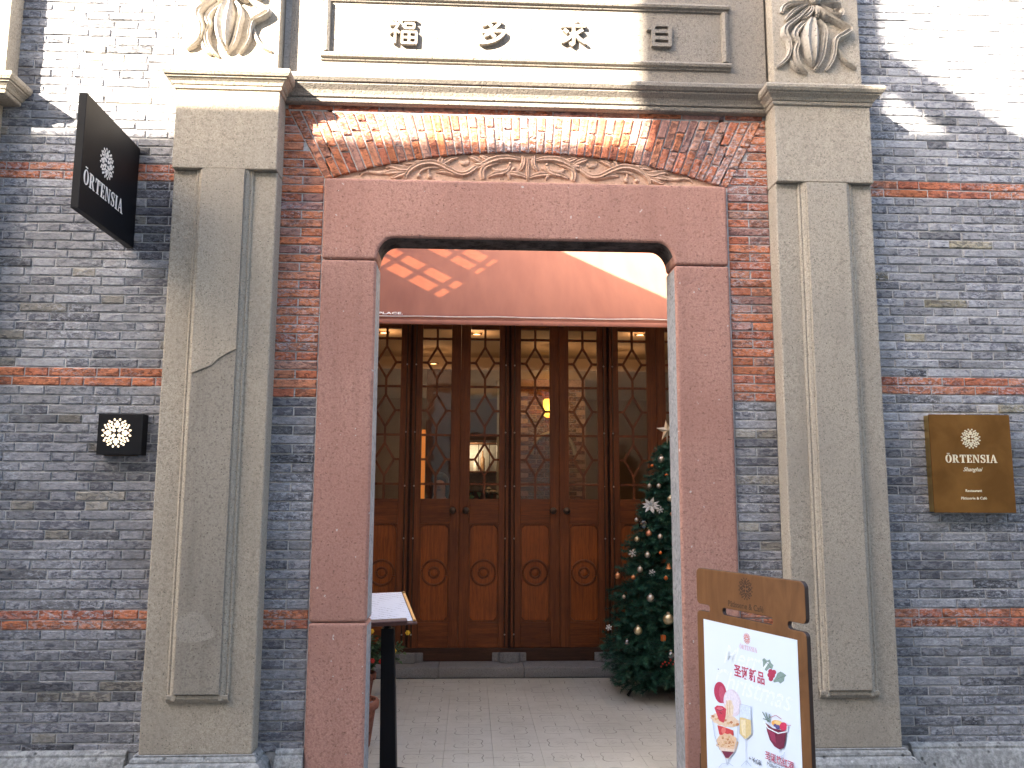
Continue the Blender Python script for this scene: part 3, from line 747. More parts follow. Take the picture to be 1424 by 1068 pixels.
# ================================================================== PILASTERS
CAPP = [(-.05, -.004), (.003, -.004), (.010, .0), (.013, .012), (.010, .017), (.018, .020), (.026, .034), (.040, .046), (.046, .050), (.046, .057), (.056, .060), (.066, .074), (.068, .090), (.060, .100), (.03, .106), (-.05, .112)]
LEAVES = [ # strokes for the ornament in enlarged photo coordinates of the right pedestal (x7.91 from 1040,0)
 ([(650, 40), (560, 50), (440, 60), (375, 95), (358, 150)], [.006, .012, .013, .014, .010], .030),
 ([(660, 55), (590, 80), (500, 130), (440, 180), (395, 235)], [.006, .011, .013, .013, .007], .034),
 ([(680, 70), (610, 130), (540, 200), (450, 270), (390, 330), (385, 390), (425, 470), (440, 560), (420, 640), (370, 700), (300, 745)], [.006, .011, .013, .014, .016, .018, .014, .011, .010, .011, .006], .036),
 ([(690, 80), (670, 150), (620, 205), (560, 225)], [.006, .012, .014, .007], .040),
 ([(725, 85), (728, 160), (735, 225)], [.006, .012, .008], .044),
 ([(750, 85), (780, 160), (820, 210), (885, 225)], [.006, .011, .013, .007], .040),
 ([(770, 60), (860, 65), (930, 62), (1000, 60)], [.006, .011, .011, .006], .030),
 ([(780, 70), (850, 120), (920, 175), (1000, 190), (1000, 120), (930, 110)], [.006, .011, .013, .014, .012, .006], .034),
 ([(770, 90), (850, 170), (940, 240), (1040, 300), (1095, 350), (1030, 400), (950, 450), (930, 530), (925, 620), (890, 710), (835, 785)], [.006, .012, .014, .015, .016, .018, .015, .013, .012, .011, .006], .038),
 ([(690, 235), (600, 270), (525, 340), (490, 420), (520, 500), (495, 590), (515, 690), (570, 770), (640, 820)], [.008, .015, .019, .018, .013, .015, .015, .012, .005], .042),
 ([(750, 235), (800, 300), (822, 390), (812, 490), (800, 590), (775, 690), (715, 785)], [.008, .013, .015, .014, .014, .013, .005], .042),
 ([(690, 200), (665, 330), (655, 450), (660, 560), (675, 660), (700, 740)], [.012, .040, .046, .040, .028, .008], .062),
 ([(960, 520), (1000, 620), (1060, 700), (1130, 740), (1175, 765)], [.006, .010, .010, .010, .004], .024),
 ([(440, 640), (470, 720), (520, 775), (560, 790)], [.006, .010, .010, .005], .026),
]
def pilaster(x0, x1, panel, mats, label, pz0, ptop, full=True, ex=0):
    yb = -.118; cx_ = (x0 + x1) / 2
    t = thing('pilaster', (cx_, -.05, 0), label, 'pilaster', None)
    MB().box(x0, x1, yb, .004, .30, 3.292).build('shaft', mats[0], t, bevel=.008)
    MB().box(x0 - .001, x1 + .001, yb - .032, .004, 3.293, 3.752).build('necking_block', mats[0], t, bevel=.006)
    a, b = panel
    # stepped moulding strip, open at top where it meets the block
    prof = lambda s_, x: [(x - s_ * .036, yb + .004), (x - s_ * .036, yb - .008), (x - s_ * .028, yb - .013), (x - s_ * .020, yb - .010), (x - s_ * .014, yb - .020), (x - s_ * .002, yb - .026), (x + s_ * .01, yb - .026), (x + s_ * .01, yb + .004)]
    for s_, x in ((1, a), (-1, b)):
        P = prof(s_, x); n = len(P)
        vs = [(px_, py_, pz0 - .030) for px_, py_ in P] + [(px_, py_, 3.291) for px_, py_ in P]
        MB().add(vs, [tuple(range(n)), tuple(range(n, 2 * n))] + [(i, (i + 1) % n, (i + 1) % n + n, i + n) for i in range(n)]).build('edge_moulding', mats[0], t)
    MB().xprof(a - .036, b + .036, [(yb + .004, pz0 - .042), (yb - .010, pz0 - .042), (yb - .016, pz0 - .034), (yb - .024, pz0 - .022), (yb - .026, pz0 - .004), (yb + .004, pz0 - .004)]).build('edge_moulding', mats[0], t, bevel=.002)
    MB().box(a + .003, b - .003, yb - .036, yb + .0, pz0, 3.2905).build('raised_panel', mats[1], t, bevel=.004)
    MB().moulding(x0, x1 + ex, yb - .032, [(p_, 3.740 + z_) for p_, z_ in CAPP]).build('capital', mats[0], t, bevel=.0015)
    MB().box(x0 + .018, x1 + ex - .022, -.120, .004, 3.853, ZT).build('pedestal', mats[0], t, bevel=.004)
    BP = [(.02, .302), (.012, .300), (.026, .288), (.030, .276), (.028, .268), (.044, .262), (.060, .240), (.068, .205), (.066, .170), (.085, .160), (.090, .12), (.090, -.01)]
    MB().moulding(x0, x1, yb, BP).build('base', M['plinth'], t, bevel=.003)
    if full:
        dx = cx_ - 1.9405
        def q(pts): return [(at(1040 + X / 7.91, Y / 7.91, -.12).x + dx + .006, at(1040 + X / 7.91, Y / 7.91, -.12).z) for X, Y in pts]
        for P, ws, h_ in LEAVES:
            MB().relief(q(P), [w * 1.25 for w in ws], h_ * 1.15, -.120, 1).build('carved_leaf', M['carve'], t, smooth_=True)
        (kx, kz), = q([(715, 10)]); MB().ball((kx, -.14, kz), .034, 16, 12).build('carved_knob', M['carve'], t, smooth_=True)
        for k in range(6):
            th = R(20 + 28 * k); MB().relief([(kx + .03 * math.cos(th), kz + .03 * math.sin(th)), (kx + .09 * math.cos(th), kz + .10 * math.sin(th)), (kx + .14 * math.cos(th), kz + .16 * math.sin(th))], [.008, .016, .005], .035, -.12, 1).build('carved_leaf', M['carve'], t, smooth_=True)
    return t
p1 = pilaster(-1.612, -1.062, (-1.452, -1.222), (M['stucco_l'], M['panel_l']), 'tan stucco pilaster left of the door, with a rounded cement patch low on its panel', .590, 3.29)
p2 = pilaster(1.668, 2.213, (1.826, 2.060), (M['stucco_r'], M['stucco_r']), 'grey stucco pilaster right of the door, behind the wooden advertising board', .590, 3.29)
# cement repairs on the left panel: fresh upper coat with a ragged edge, small rounded patch
yp = -.118 - .036
up_ = [(at(x, y, yp).x, at(x, y, yp).z) for x, y in ((266, 519), (281, 513), (294, 508), (303, 499), (318, 490), (331, 484))]
rag = [(-1.448, up_[0][1])] + up_ + [(-1.226, up_[-1][1])]
MB().prism(rag + [(-1.226, 3.289), (-1.448, 3.289)], yp - .006, yp + .002).build('render_coat', M['stucco_l'], p1, bevel=.002)
pp = [(at(x, y, yp).x, at(x, y, yp).z) for x, y in ((245, 866), (256, 853), (271, 851), (283, 856), (293, 870), (298, 884), (284, 891), (262, 894), (247, 889))]
MB().prism(smooth(pp + [pp[0]], 3)[:-1], yp - .0012, yp + .002).build('cement_patch', M['patch'], p1)
# next pilaster along the wall, only its edge is in frame
p0 = pilaster(-3.12, -2.60, (-2.98, -2.74), (M['stucco_l'], M['stucco_l']), 'tan stucco pilaster at the far left edge with only its capital corner showing', .590, 3.29, False, .085)
p0.location.z = -.055

# skirting plinths along the wall foot
PP = [(.01, -.01), (-.075, -.01), (-.075, .17), (-.068, .178), (-.060, .205), (-.050, .238), (-.040, .262), (-.028, .268), (-.030, .280), (-.018, .292), (.01, .300)]
for a, b, lab in ((-2.445, -1.703, 'worn grey stone plinth along the foot of the left wall'), (-.971, -.830, 'short worn stone plinth between left pilaster and pink jamb'), (1.429, 1.577, 'short stone plinth between pink jamb and right pilaster'), (2.304, 4.6, 'worn grey stone plinth along the foot of the right wall')):
    o = MB().xprof(a, b, PP).build('wall_plinth', M['plinth'], bevel=.004); tag(o, lab, 'plinth')

# ================================================================== OPPOSITE SIDE OF THE LANE (behind the camera; throws the shade)
YO = -5.5; ZR = 7.68
def sh(x, z): return (x + 1.1 * YO, z - .75 * YO)     # point on the gateway wall -> where its sunlight passes the plane y=YO
ob = thing('lane_building', (-4, -8, 0), 'grey rendered building across the lane, seen only as dim reflections in the door glass', 'building')
def ochim(y): return [(-5.09, ZR - .2), (-4.19, ZR - .2), (-4.19, 10.6), (-5.09, 10.6)]
MB().box(-26, 16, YO - .4, YO, 0, ZR - .12).build('wall', M['oppwall'], ob)
MB().box(-26, 16, YO - .42, YO + .0, ZR - .119, ZR).build('coping', M['roof'], ob, bevel=.01)
MB().box(-4.188, 16, YO - .40, YO - .01, ZR + .0005, ZR + .125).build('parapet', M['oppwall'], ob)
MB().box(-5.09, -4.19, YO - .5, YO - .02, ZR + .001, 10.6).build('chimney', M['oppwall'], ob)
br = [sh(2.40, 4.20), sh(3.30, 3.60), sh(3.30, 3.25), sh(2.42, 3.90)]
s_ = (br[1][1] - br[0][1]) / (br[1][0] - br[0][0])
xl = -4.2
shade_beam_poly = [(xl, br[0][1] + s_ * (xl - br[0][0])), (br[1][0] + 1.0, br[1][1] + s_ * 1.0), (br[2][0] + 1.0, br[2][1] + s_ * 1.0), (xl, br[3][1] + s_ * (xl - br[3][0]))]
MB().prism(shade_beam_poly, YO - .20, YO - .05).build('shade_beam', M['plank'], ob)  # unseen beam, added to cast the diagonal shadow band on the gateway
for k in range(14):
    for z in (1.2, 4.6):
        x = -22 + k * 2.7
        w_ = MB().box(x, x + 1.1, YO + .001, YO + .05, z, z + 1.6).build('window', M['sill'], ob)
        MB().box(x + .08, x + 1.02, YO + .0505, YO + .056, z + .08, z + 1.52).build('pane', M['oppglass'], w_)

# ================================================================== COURTYARD SIDE WALL WITH LATTICE WINDOWS (left of the door opening, behind the facade)
XW = -1.30; ZW = 5.34
sw_ = thing('courtyard_wall', (XW, 1.8, 0), 'rendered courtyard side wall with two lattice windows, hidden left of the doorway', 'courtyard wall')
def ybox(y0, y1, z0, z1, nm='wall'): return MB().box(XW - .10, XW, y0, y1, z0, z1).build(nm, M['oppwall'], sw_)
MB().box(XW - .10, XW, -.22, .26, ZT + .003, ZW).build('wall', M['oppwall'], sw_); ybox(.2605, 3.42, 0, 3.955); ybox(.2605, 1.56, 3.9555, ZW); ybox(2.80, 3.42, 3.9555, ZW)  # block above the gate wall is added to extend the shade on the awning
ybox(1.5605, 2.7995, 4.33, 4.47); ybox(1.5605, 2.7995, 4.84, ZW)
def bar(y0, y1, z0, z1): MB().box(XW - .07, XW - .03, y0, y1, z0, z1).build('window_bar', M['plank'], sw_)
for y in (1.735, 2.10, 2.45): bar(y - .02, y + .02, 3.956, 4.329)
for y in (1.70, 2.05, 2.45): bar(y - .02, y + .02, 4.471, 4.839)
for za_, zb2 in ((3.957, 4.328), (4.472, 4.838)):
    MB().box(XW - .052, XW - .048, 1.562, 2.798, za_, zb2).build('pane', M['dirtyglass'], sw_)
bar(1.561, 2.799, 4.135, 4.165); bar(1.561, 2.799, 4.63, 4.66)
rw = thing('courtyard_wall', (2.5, 1.8, 0), 'plain rendered courtyard side wall beyond the Christmas tree, hidden right of the doorway', 'courtyard wall')
MB().box(2.45, 2.6, .26, 3.42, 0, ZW).build('wall', M['oppwall'], rw)

bw_ = thing('rear_wall_face', (.3, .26, 0), 'pale plastered back of the gateway wall, seen only as reflections in the door glass', 'plaster wall')
for a, b, c_, d_ in ((-1.19, -.60, 0, ZT), (1.20, 2.44, 0, ZT), (-.599, 1.199, 3.05, ZT)): MB().box(a, b, .2505, .275, c_, d_).build('plaster', M['rearplaster'], bw_)
# ================================================================== COURTYARD FLOOR: pressed pattern tiles
t = MT('pressed_pattern_tile'); p = t.objc(); s3 = t.n('ShaderNodeSeparateXYZ'); t.l(p, s3.inputs[0])
X, Y = s3.outputs[0], s3.outputs[1]
r_ = t.math('SQRT', t.math('ADD', t.math('MULTIPLY', X, X), t.math('MULTIPLY', Y, Y)))
th = t.math('ARCTAN2', Y, X)
c4 = t.math('COSINE', t.math('MULTIPLY', th, 4.0))
rr = t.math('ADD', .098, t.math('MULTIPLY', c4, -.016))
ring = t.ramp(t.math('ABSOLUTE', t.math('SUBTRACT', r_, rr)), .0042, .0018)
star = t.math('MULTIPLY', t.ramp(t.math('ABSOLUTE', t.math('SINE', t.math('MULTIPLY', th, 4.0))), .30, .12), t.ramp(r_, .055, .045))
ax = t.math('MINIMUM', t.math('ABSOLUTE', X), t.math('ABSOLUTE', Y))
spoke = t.math('MULTIPLY', t.ramp(ax, .0034, .0014), t.ramp(r_, .098, .104))
line = t.math('MAXIMUM', t.math('MAXIMUM', ring, t.math('MULTIPLY', star, .8)), spoke)
wp = t.pos(); wn = t.noise(wp, 2.4, 5, .6); fn = t.noise(wp, 150, 3)
c = t.mix(t.ramp(wn, .3, .7), (.43, .415, .375), (.54, .525, .48)); c = t.mix(t.math('MULTIPLY', t.ramp(fn, .5, .7), .3), c, (.32, .29, .24))
brk = t.ramp(t.noise(wp, 7, 4), .36, .60)
c = t.mix(t.math('MULTIPLY', t.math('MULTIPLY', line, brk), .9), c, (.13, .12, .105))
M['tile'] = t.fin(c, .72, t.bump(t.math('SUBTRACT', t.math('MULTIPLY', fn, .3), line), .5, .003), 0, .35)
cf = thing('courtyard_floor', (.3, 1.9, 0), None, None); tag(cf, kind='structure')
tm = MB().box(-.1493, .1493, -.1493, .1493, -.02, .004); tile0 = tm.build('floor_tile', M['tile'], cf, bevel=.0012, local=True); first = True
for j in range(-2, 8):
    for i in range(13):
        o = tile0 if first else tile0.copy()
        if not first: COL.objects.link(o)
        first = False
        o.location = (-1.5 + i * .30, -1.43 + .335 + .30 * j + .0, random.uniform(-.0008, .0008)); o.rotation_euler = (random.uniform(-.002, .002), random.uniform(-.002, .002), 0)

# ================================================================== HOUSE BEHIND THE COURTYARD
YD = 3.40
st = thing('stone_step', (.5, 3.25, 0), 'long low granite step in front of the brown folding doors', 'step')
x = -1.29
for w in (1.02, .75, .93, 1.05):
    MB().box(x + .002, x + w - .002, 3.085 + random.uniform(-.003, .003), 3.62, .0, .09).build('step_slab', M['granite'], st, bevel=.008); x += w
hs = thing('shop_house', (.5, 3.6, 0), 'dim house front and warm cream room behind the brown glazed doors', 'house')
MB().box(-3.2, 4.6, YD + .02, YD + .3, 3.36, 6.2).build('wall', M['oppwall'], hs)
MB().box(-1.3, 2.5, YD - .03, YD + .06, .0905, .205).build('door_sill', M['sill'], hs, bevel=.006)
MB().box(-3.2, -1.3, YD + .0, YD + .3, 0, 3.36).build('wall', M['oppwall'], hs)
MB().box(2.5, 4.6, YD + .0, YD + .3, 0, 3.36).build('wall', M['oppwall'], hs)
MB().box(-1.3, 2.5, YD - .02, YD + .10, 3.24, 3.36).build('door_head', M['sill'], hs)
MB().box(-3.2, 4.6, YD + .3, 9.4, .02, .112).build('room_floor', M['roomfloor'], hs)
MB().box(-3.2, 4.6, YD + .3, 6.2, 3.36, 3.5).build('room_ceiling', M['roomceil'], hs)
MB().box(-3.2, 4.6, 6.2, 9.4, 3.20, 3.5).build('room_ceiling', M['roomceil'], hs)
MB().box(-3.3, -3.2, YD + .3, 9.4, 0, 3.5).build('wall', M['roomwall'], hs)
MB().box(4.6, 4.7, YD + .3, 9.4, 0, 3.5).build('wall', M['roomwall'], hs)
MB().box(-3.3, 4.7, 9.4, 9.5, 0, 3.5).build('wall', M['roomwall'], hs)
# brick pier with arched recess, inside on the right of the middle
AX = at(752, 600, 7.0)
MB().box(AX.x - .28, AX.x + .62, 7.0, 7.35, .112, 3.195).build('pier', M['terra'], hs)
rbk = random.Random(4); bz = .2; k = 0
me_b = bpy.data.meshes.new('brick'); V_, F_ = brick_geo([(-.105, -.026), (.105, -.026), (.105, .026), (-.105, .026)], .21, .052, 0, .02, rbk); me_b.from_pydata(V_, [], F_); me_b.materials.append(M['brick'])
while bz < 3.1:
    for c_ in range(4):
        x = AX.x - .28 + c_ * .225 + (.11 if k % 2 else 0) + .105
        if x + .1 < AX.x + .64 and bz > 1.2:
            o = bpy.data.objects.new('brick', me_b); COL.objects.link(o); o.parent = hs; o.location = Vector((x, 6.985, bz)) - hs.location; o.color = (.22 + rbk.random() * .06, .10 + rbk.random() * .03, .06, rbk.random() * .5)
    bz += .062; k += 1
MB().tube([(AX.x + .17 + .30 * math.cos(R(a)), 6.97, 2.15 + .30 * math.sin(R(a))) for a in range(0, 181, 15)], .03, 8).build('arch_moulding', M['stucco_l'], hs, smooth_=True)
MB().box(AX.x - .60, AX.x - .285, 7.1, 7.2, .112, 3.195).build('column', M['cream'], hs)
NX = at(588, 620, 6.2)
MB().box(NX.x - .10, NX.x + .03, 6.2, 6.25, .7, 2.42).build('glowing_niche', M['niche'], hs)  # emission stands in for the orange light inside a niche
MB().box(NX.x + .04, NX.x + .50, 6.18, 6.4, .112, 3.19).build('dark_cabinet', M['sill'], hs)

def lamp(kind, loc, e, col, rad, size=.03):
    l = bpy.data.lights.new('lamp_or_fill_light', kind); l.energy = e; l.color = col
    if kind == 'POINT': l.shadow_soft_size = rad
    o = bpy.data.objects.new('lamp_or_fill_light', l); COL.objects.link(o); o.location = loc; return o
DL = [((534, 462), 4.6, 3.35), ((663, 464), 4.6, 3.35), ((890, 465), 4.6, 3.35), ((603, 505), 6.6, 3.19), ((770, 500), 7.6, 3.19), ((860, 506), 6.8, 3.19)]
DLL = ['ceiling downlight glowing at the top left corner of the doorway glass', 'ceiling downlight glowing above the third door leaf', 'ceiling downlight glowing at the top right above the tree', 'ceiling downlight glowing inside the upper diamond of the second leaf', 'small ceiling downlight deep in the room behind the fourth leaf', 'small ceiling downlight deep in the room behind the sixth leaf']
for ((px, py), y_, zc), lab in zip(DL, DLL):
    d = ray(px, py); k = (zc - CAMP.z) / d.z; p_ = CAMP + d * k
    t_ = thing('downlight', p_, lab, 'ceiling lamp', 'downlights in the cream room')
    MB().lathe([(.062, 0), (.062, -.008), (.045, -.012), (.045, -.002)], (p_.x, p_.y, p_.z - .001), 20).build('trim_ring', M['bronze'], t_)
    MB().lathe([(.0, -.004), (.044, -.004)], (p_.x, p_.y, p_.z - .001), 20).build('lens', M['lampglow'], t_)
    lo = lamp('POINT', (0, 0, -.12), .45, (1, .62, .34), .05); lo.parent = t_
# wall sconce
SP = at(757, 568, 6.9)
t_ = thing('wall_sconce', (SP.x + .05, 6.93, SP.z), 'glowing yellow wall lamp on the brick pier seen through the fourth door leaf', 'wall lamp')
MB().lathe([(.03, -.12), (.06, -.10), (.07, .10), (.05, .13)], (SP.x + .05, 6.9, SP.z), 16).build('lamp_shade', M['sconce'], t_, smooth_=True)
MB().box(SP.x + .02, SP.x + .08, 6.965, 6.984, SP.z - .16, SP.z - .08).build('bracket', M['bronze'], t_)
lo = lamp('POINT', (0, -.15, .0), .35, (1, .62, .15), .06); lo.parent = t_
# bar shelf with bottles seen through the third leaf
S0 = at(628, 655, 8.6); S1 = at(690, 655, 8.6)
t_ = thing('bar_shelf', (S0.x, 8.7, S0.z), 'lit bar shelf at the back of the room behind the third door leaf', 'shelf')
MB().box(S0.x - .1, S1.x + .1, 8.5, 8.8, S0.z - .02, S0.z).build('shelf_board', M['shelf'], t_)
MB().box(S0.x - .1, S1.x + .1, 8.5, 8.8, S0.z + .42, S0.z + .44).build('shelf_board', M['shelf'], t_)
for k in range(5): MB().box(S0.x - .1 + k * .17, S0.x - .09 + k * .17, 8.51, 8.53, S0.z + .001, S0.z + .419).build('shelf_upright', M['bronze'], t_)
MB().box(S0.x - .1, S1.x + .1, 8.81, 8.83, S0.z - .3, S0.z + .5).build('back_panel', M['cream'], t_)
bl = ['tall amber bottle at the left end of the bar shelf', 'short pale bottle second from left on the bar shelf', 'tall bottle in the middle of the bar shelf', 'short bottle second from right on the bar shelf', 'tall bottle at the right end of the bar shelf']
for k in range(5):
    h_ = (.30, .2, .28, .21, .32)[k]; x = S0.x + .02 + k * .115
    o = MB().lathe([(0, 0), (.035, 0), (.035, h_ * .6), (.012, h_ * .75), (.012, h_), (0, h_)], (x, 8.62, S0.z + .0005), 12).build('bottle', M['cream' if k % 2 else 'bottle'], smooth_=True)
    tag(o, bl[k], 'bottle', 'bottles on the bar shelf')
lo = lamp('POINT', (.3, -.3, .3), 1.1, (1, .8, .55), .1); lo.parent = t_  # fill light added without a fixture to brighten the shelf
# vase of white flowers
VP = at(665, 690, 5.4)
t_ = thing('side_table', (VP.x, 5.4, .112), 'small dark side table under the white flowers inside the doors', 'table')
MB().lathe([(.0, .78), (.25, .78), (.25, .75), (.03, .74), (.03, .05), (.18, .02), (.18, 0), (0, 0)], (VP.x, 5.4, .1125), 20).build('table_body', M['sill'], t_)
t_ = thing('flower_vase', (VP.x, 5.4, .893), 'vase of white flowers and dark leaves behind the third door leaf', 'vase')
MB().lathe([(0, 0), (.07, 0), (.10, .12), (.06, .28), (.08, .34)], (VP.x, 5.4, .894), 16).build('vase', M['cream'], t_, smooth_=True)
rv = random.Random(2); mbl = MB(); mbf = MB()
for k in range(46):
    a = rv.uniform(0, 2 * PI); e_ = rv.uniform(.1, .30); z0 = 1.24; p0 = Vector((VP.x + math.cos(a) * .04, 5.4 + math.sin(a) * .04, z0)); p1 = Vector((VP.x + math.cos(a) * e_ * .8, 5.4 + math.sin(a) * e_ * .6, z0 + rv.uniform(.1, .50)))
    mbl.tube([p0, p1], [.008, .002], 4)
    if k % 3 == 0:
        mbf.ball(p1, .035, 8, 6, (1, 1, .6))
    else:
        w = Vector((math.sin(a), -math.cos(a), .3)) * .03; mbl.add([p1 - w, p1 + w, p1 + Vector((math.cos(a), math.sin(a), -.6)) * .1], [(0, 1, 2)])
mbl.build('stems', M['needle'], t_); mbf.build('blossoms', M['cream'], t_, smooth_=True)

# ---- standing person behind the second leaf
def person():
    PP_ = at(611, 690, 5.0); px, py = PP_.x, 5.0
    t_ = thing('person', (px, py, .112), 'dark haired person in a charcoal coat standing behind the second door leaf', 'person')
    J = {'pel': (0, 0, .90, .15), 'waist': (0, 0, 1.05, .135), 'chest': (0, 0, 1.27, .165), 'neck': (0, 0, 1.43, .058), 'jaw': (0, -.015, 1.52, .072), 'head': (0, 0, 1.60, .088), 'crown': (0, .01, 1.66, .06),
         'shL': (-.17, 0, 1.36, .065), 'elL': (-.23, .02, 1.10, .045), 'wrL': (-.15, -.20, .98, .033), 'haL': (-.10, -.27, .97, .035),
         'shR': (.17, 0, 1.36, .065), 'elR': (.24, .03, 1.10, .045), 'wrR': (.20, -.14, .92, .033), 'haR': (.17, -.21, .90, .035),
         'hiL': (-.09, 0, .84, .10), 'knL': (-.10, -.01, .48, .07), 'anL': (-.10, .02, .08, .045), 'toL': (-.11, -.13, .035, .035),
         'hiR': (.09, 0, .84, .10), 'knR': (.10, -.01, .48, .07), 'anR': (.10, .02, .08, .045), 'toR': (.11, -.13, .035, .035)}
    E_ = [('pel', 'waist'), ('waist', 'chest'), ('chest', 'neck'), ('neck', 'jaw'), ('jaw', 'head'), ('head', 'crown'), ('chest', 'shL'), ('shL', 'elL'), ('elL', 'wrL'), ('wrL', 'haL'), ('chest', 'shR'), ('shR', 'elR'), ('elR', 'wrR'), ('wrR', 'haR'),
          ('pel', 'hiL'), ('hiL', 'knL'), ('knL', 'anL'), ('anL', 'toL'), ('pel', 'hiR'), ('hiR', 'knR'), ('knR', 'anR'), ('anR', 'toR')]
    for s_, w in ((-1, 'L'), (1, 'R')):
        hx, hy, hz, _ = J['ha' + w]
        for f in range(4):
            J['f%d%s' % (f, w)] = (hx + (f - 1.5) * .022, hy - .05, hz - .02 - abs(f - 1.4) * .004, .010); E_.append(('ha' + w, 'f%d%s' % (f, w)))
        J['th' + w] = (hx - s_ * .045, hy - .02, hz + .01, .011); E_.append(('ha' + w, 'th' + w))
    nm = list(J); me = bpy.data.meshes.new('body'); me.from_pydata([J[k][:3] for k in nm], [(nm.index(a), nm.index(b)) for a, b in E_], [])
    me.materials.append(M['skin']); me.materials.append(M['coat'])
    o = bpy.data.objects.new('body', me); COL.objects.link(o); o.parent = t_
    sk = o.modifiers.new('skin', 'SKIN'); sk.use_smooth_shade = True
    for i, k in enumerate(nm): me.skin_vertices[0].data[i].radius = (J[k][3], J[k][3] * (.72 if k in ('chest', 'waist', 'pel') else 1))
    me.skin_vertices[0].data[0].use_root = True
    su = o.modifiers.new('sub', 'SUBSURF'); su.levels = 1; su.render_levels = 2
    bpy.context.view_layer.update(); dg = bpy.context.evaluated_depsgraph_get()
    m2 = bpy.data.meshes.new_from_object(o.evaluated_get(dg)); o.modifiers.clear(); o.data = m2
    if len(m2.materials) < 2:
        m2.materials.clear(); m2.materials.append(M['skin']); m2.materials.append(M['coat'])
    for p in m2.polygons:
        c_ = p.center; p.material_index = 0 if (c_.z > 1.41 or (c_.y < -.16 and c_.z > .8)) else 1
    cmb = MB()   # open coat skirt and collar follow the body
    cmb.lathe([(.205, .70), (.20, .85), (.185, 1.02), (.19, 1.10)], (0, 0, 0), 20); cmb.v = [(x, y * .8, z) for x, y, z in cmb.v]
    cmb.build('coat', M['coat'], t_, smooth_=True, local=True)
    h = MB(); h.ball((0, .022, 1.625), .105, 18, 12, (.98, 1.0, 1.05)); h.lathe([(.10, 1.60), (.108, 1.52), (.098, 1.44)], (0, .035, 0), 18)
    h.v = [(x, max(y, -.055 + .3 * max(0, 1.66 - z)), z) for x, y, z in h.v]
    h.build('hair', M['hair'], t_, smooth_=True, local=True)
    fm = MB()
    for sx in (-.032, .032): fm.ball((sx, -.083, 1.60), .011, 8, 6)
    fm.build('eyes', M['hair'], t_, local=True)
    MB().relief([(-.025, 1.535), (0, 1.532), (.025, 1.535)], [.003, .006, .003], .004, -.084).build('mouth', M['leather'], t_, local=True)
    MB().tube([(0, -.088, 1.605), (0, -.104, 1.572), (0, -.088, 1.562)], [.008, .014, .010], 8).build('nose', M['skin'], t_, smooth_=True, local=True)
person()

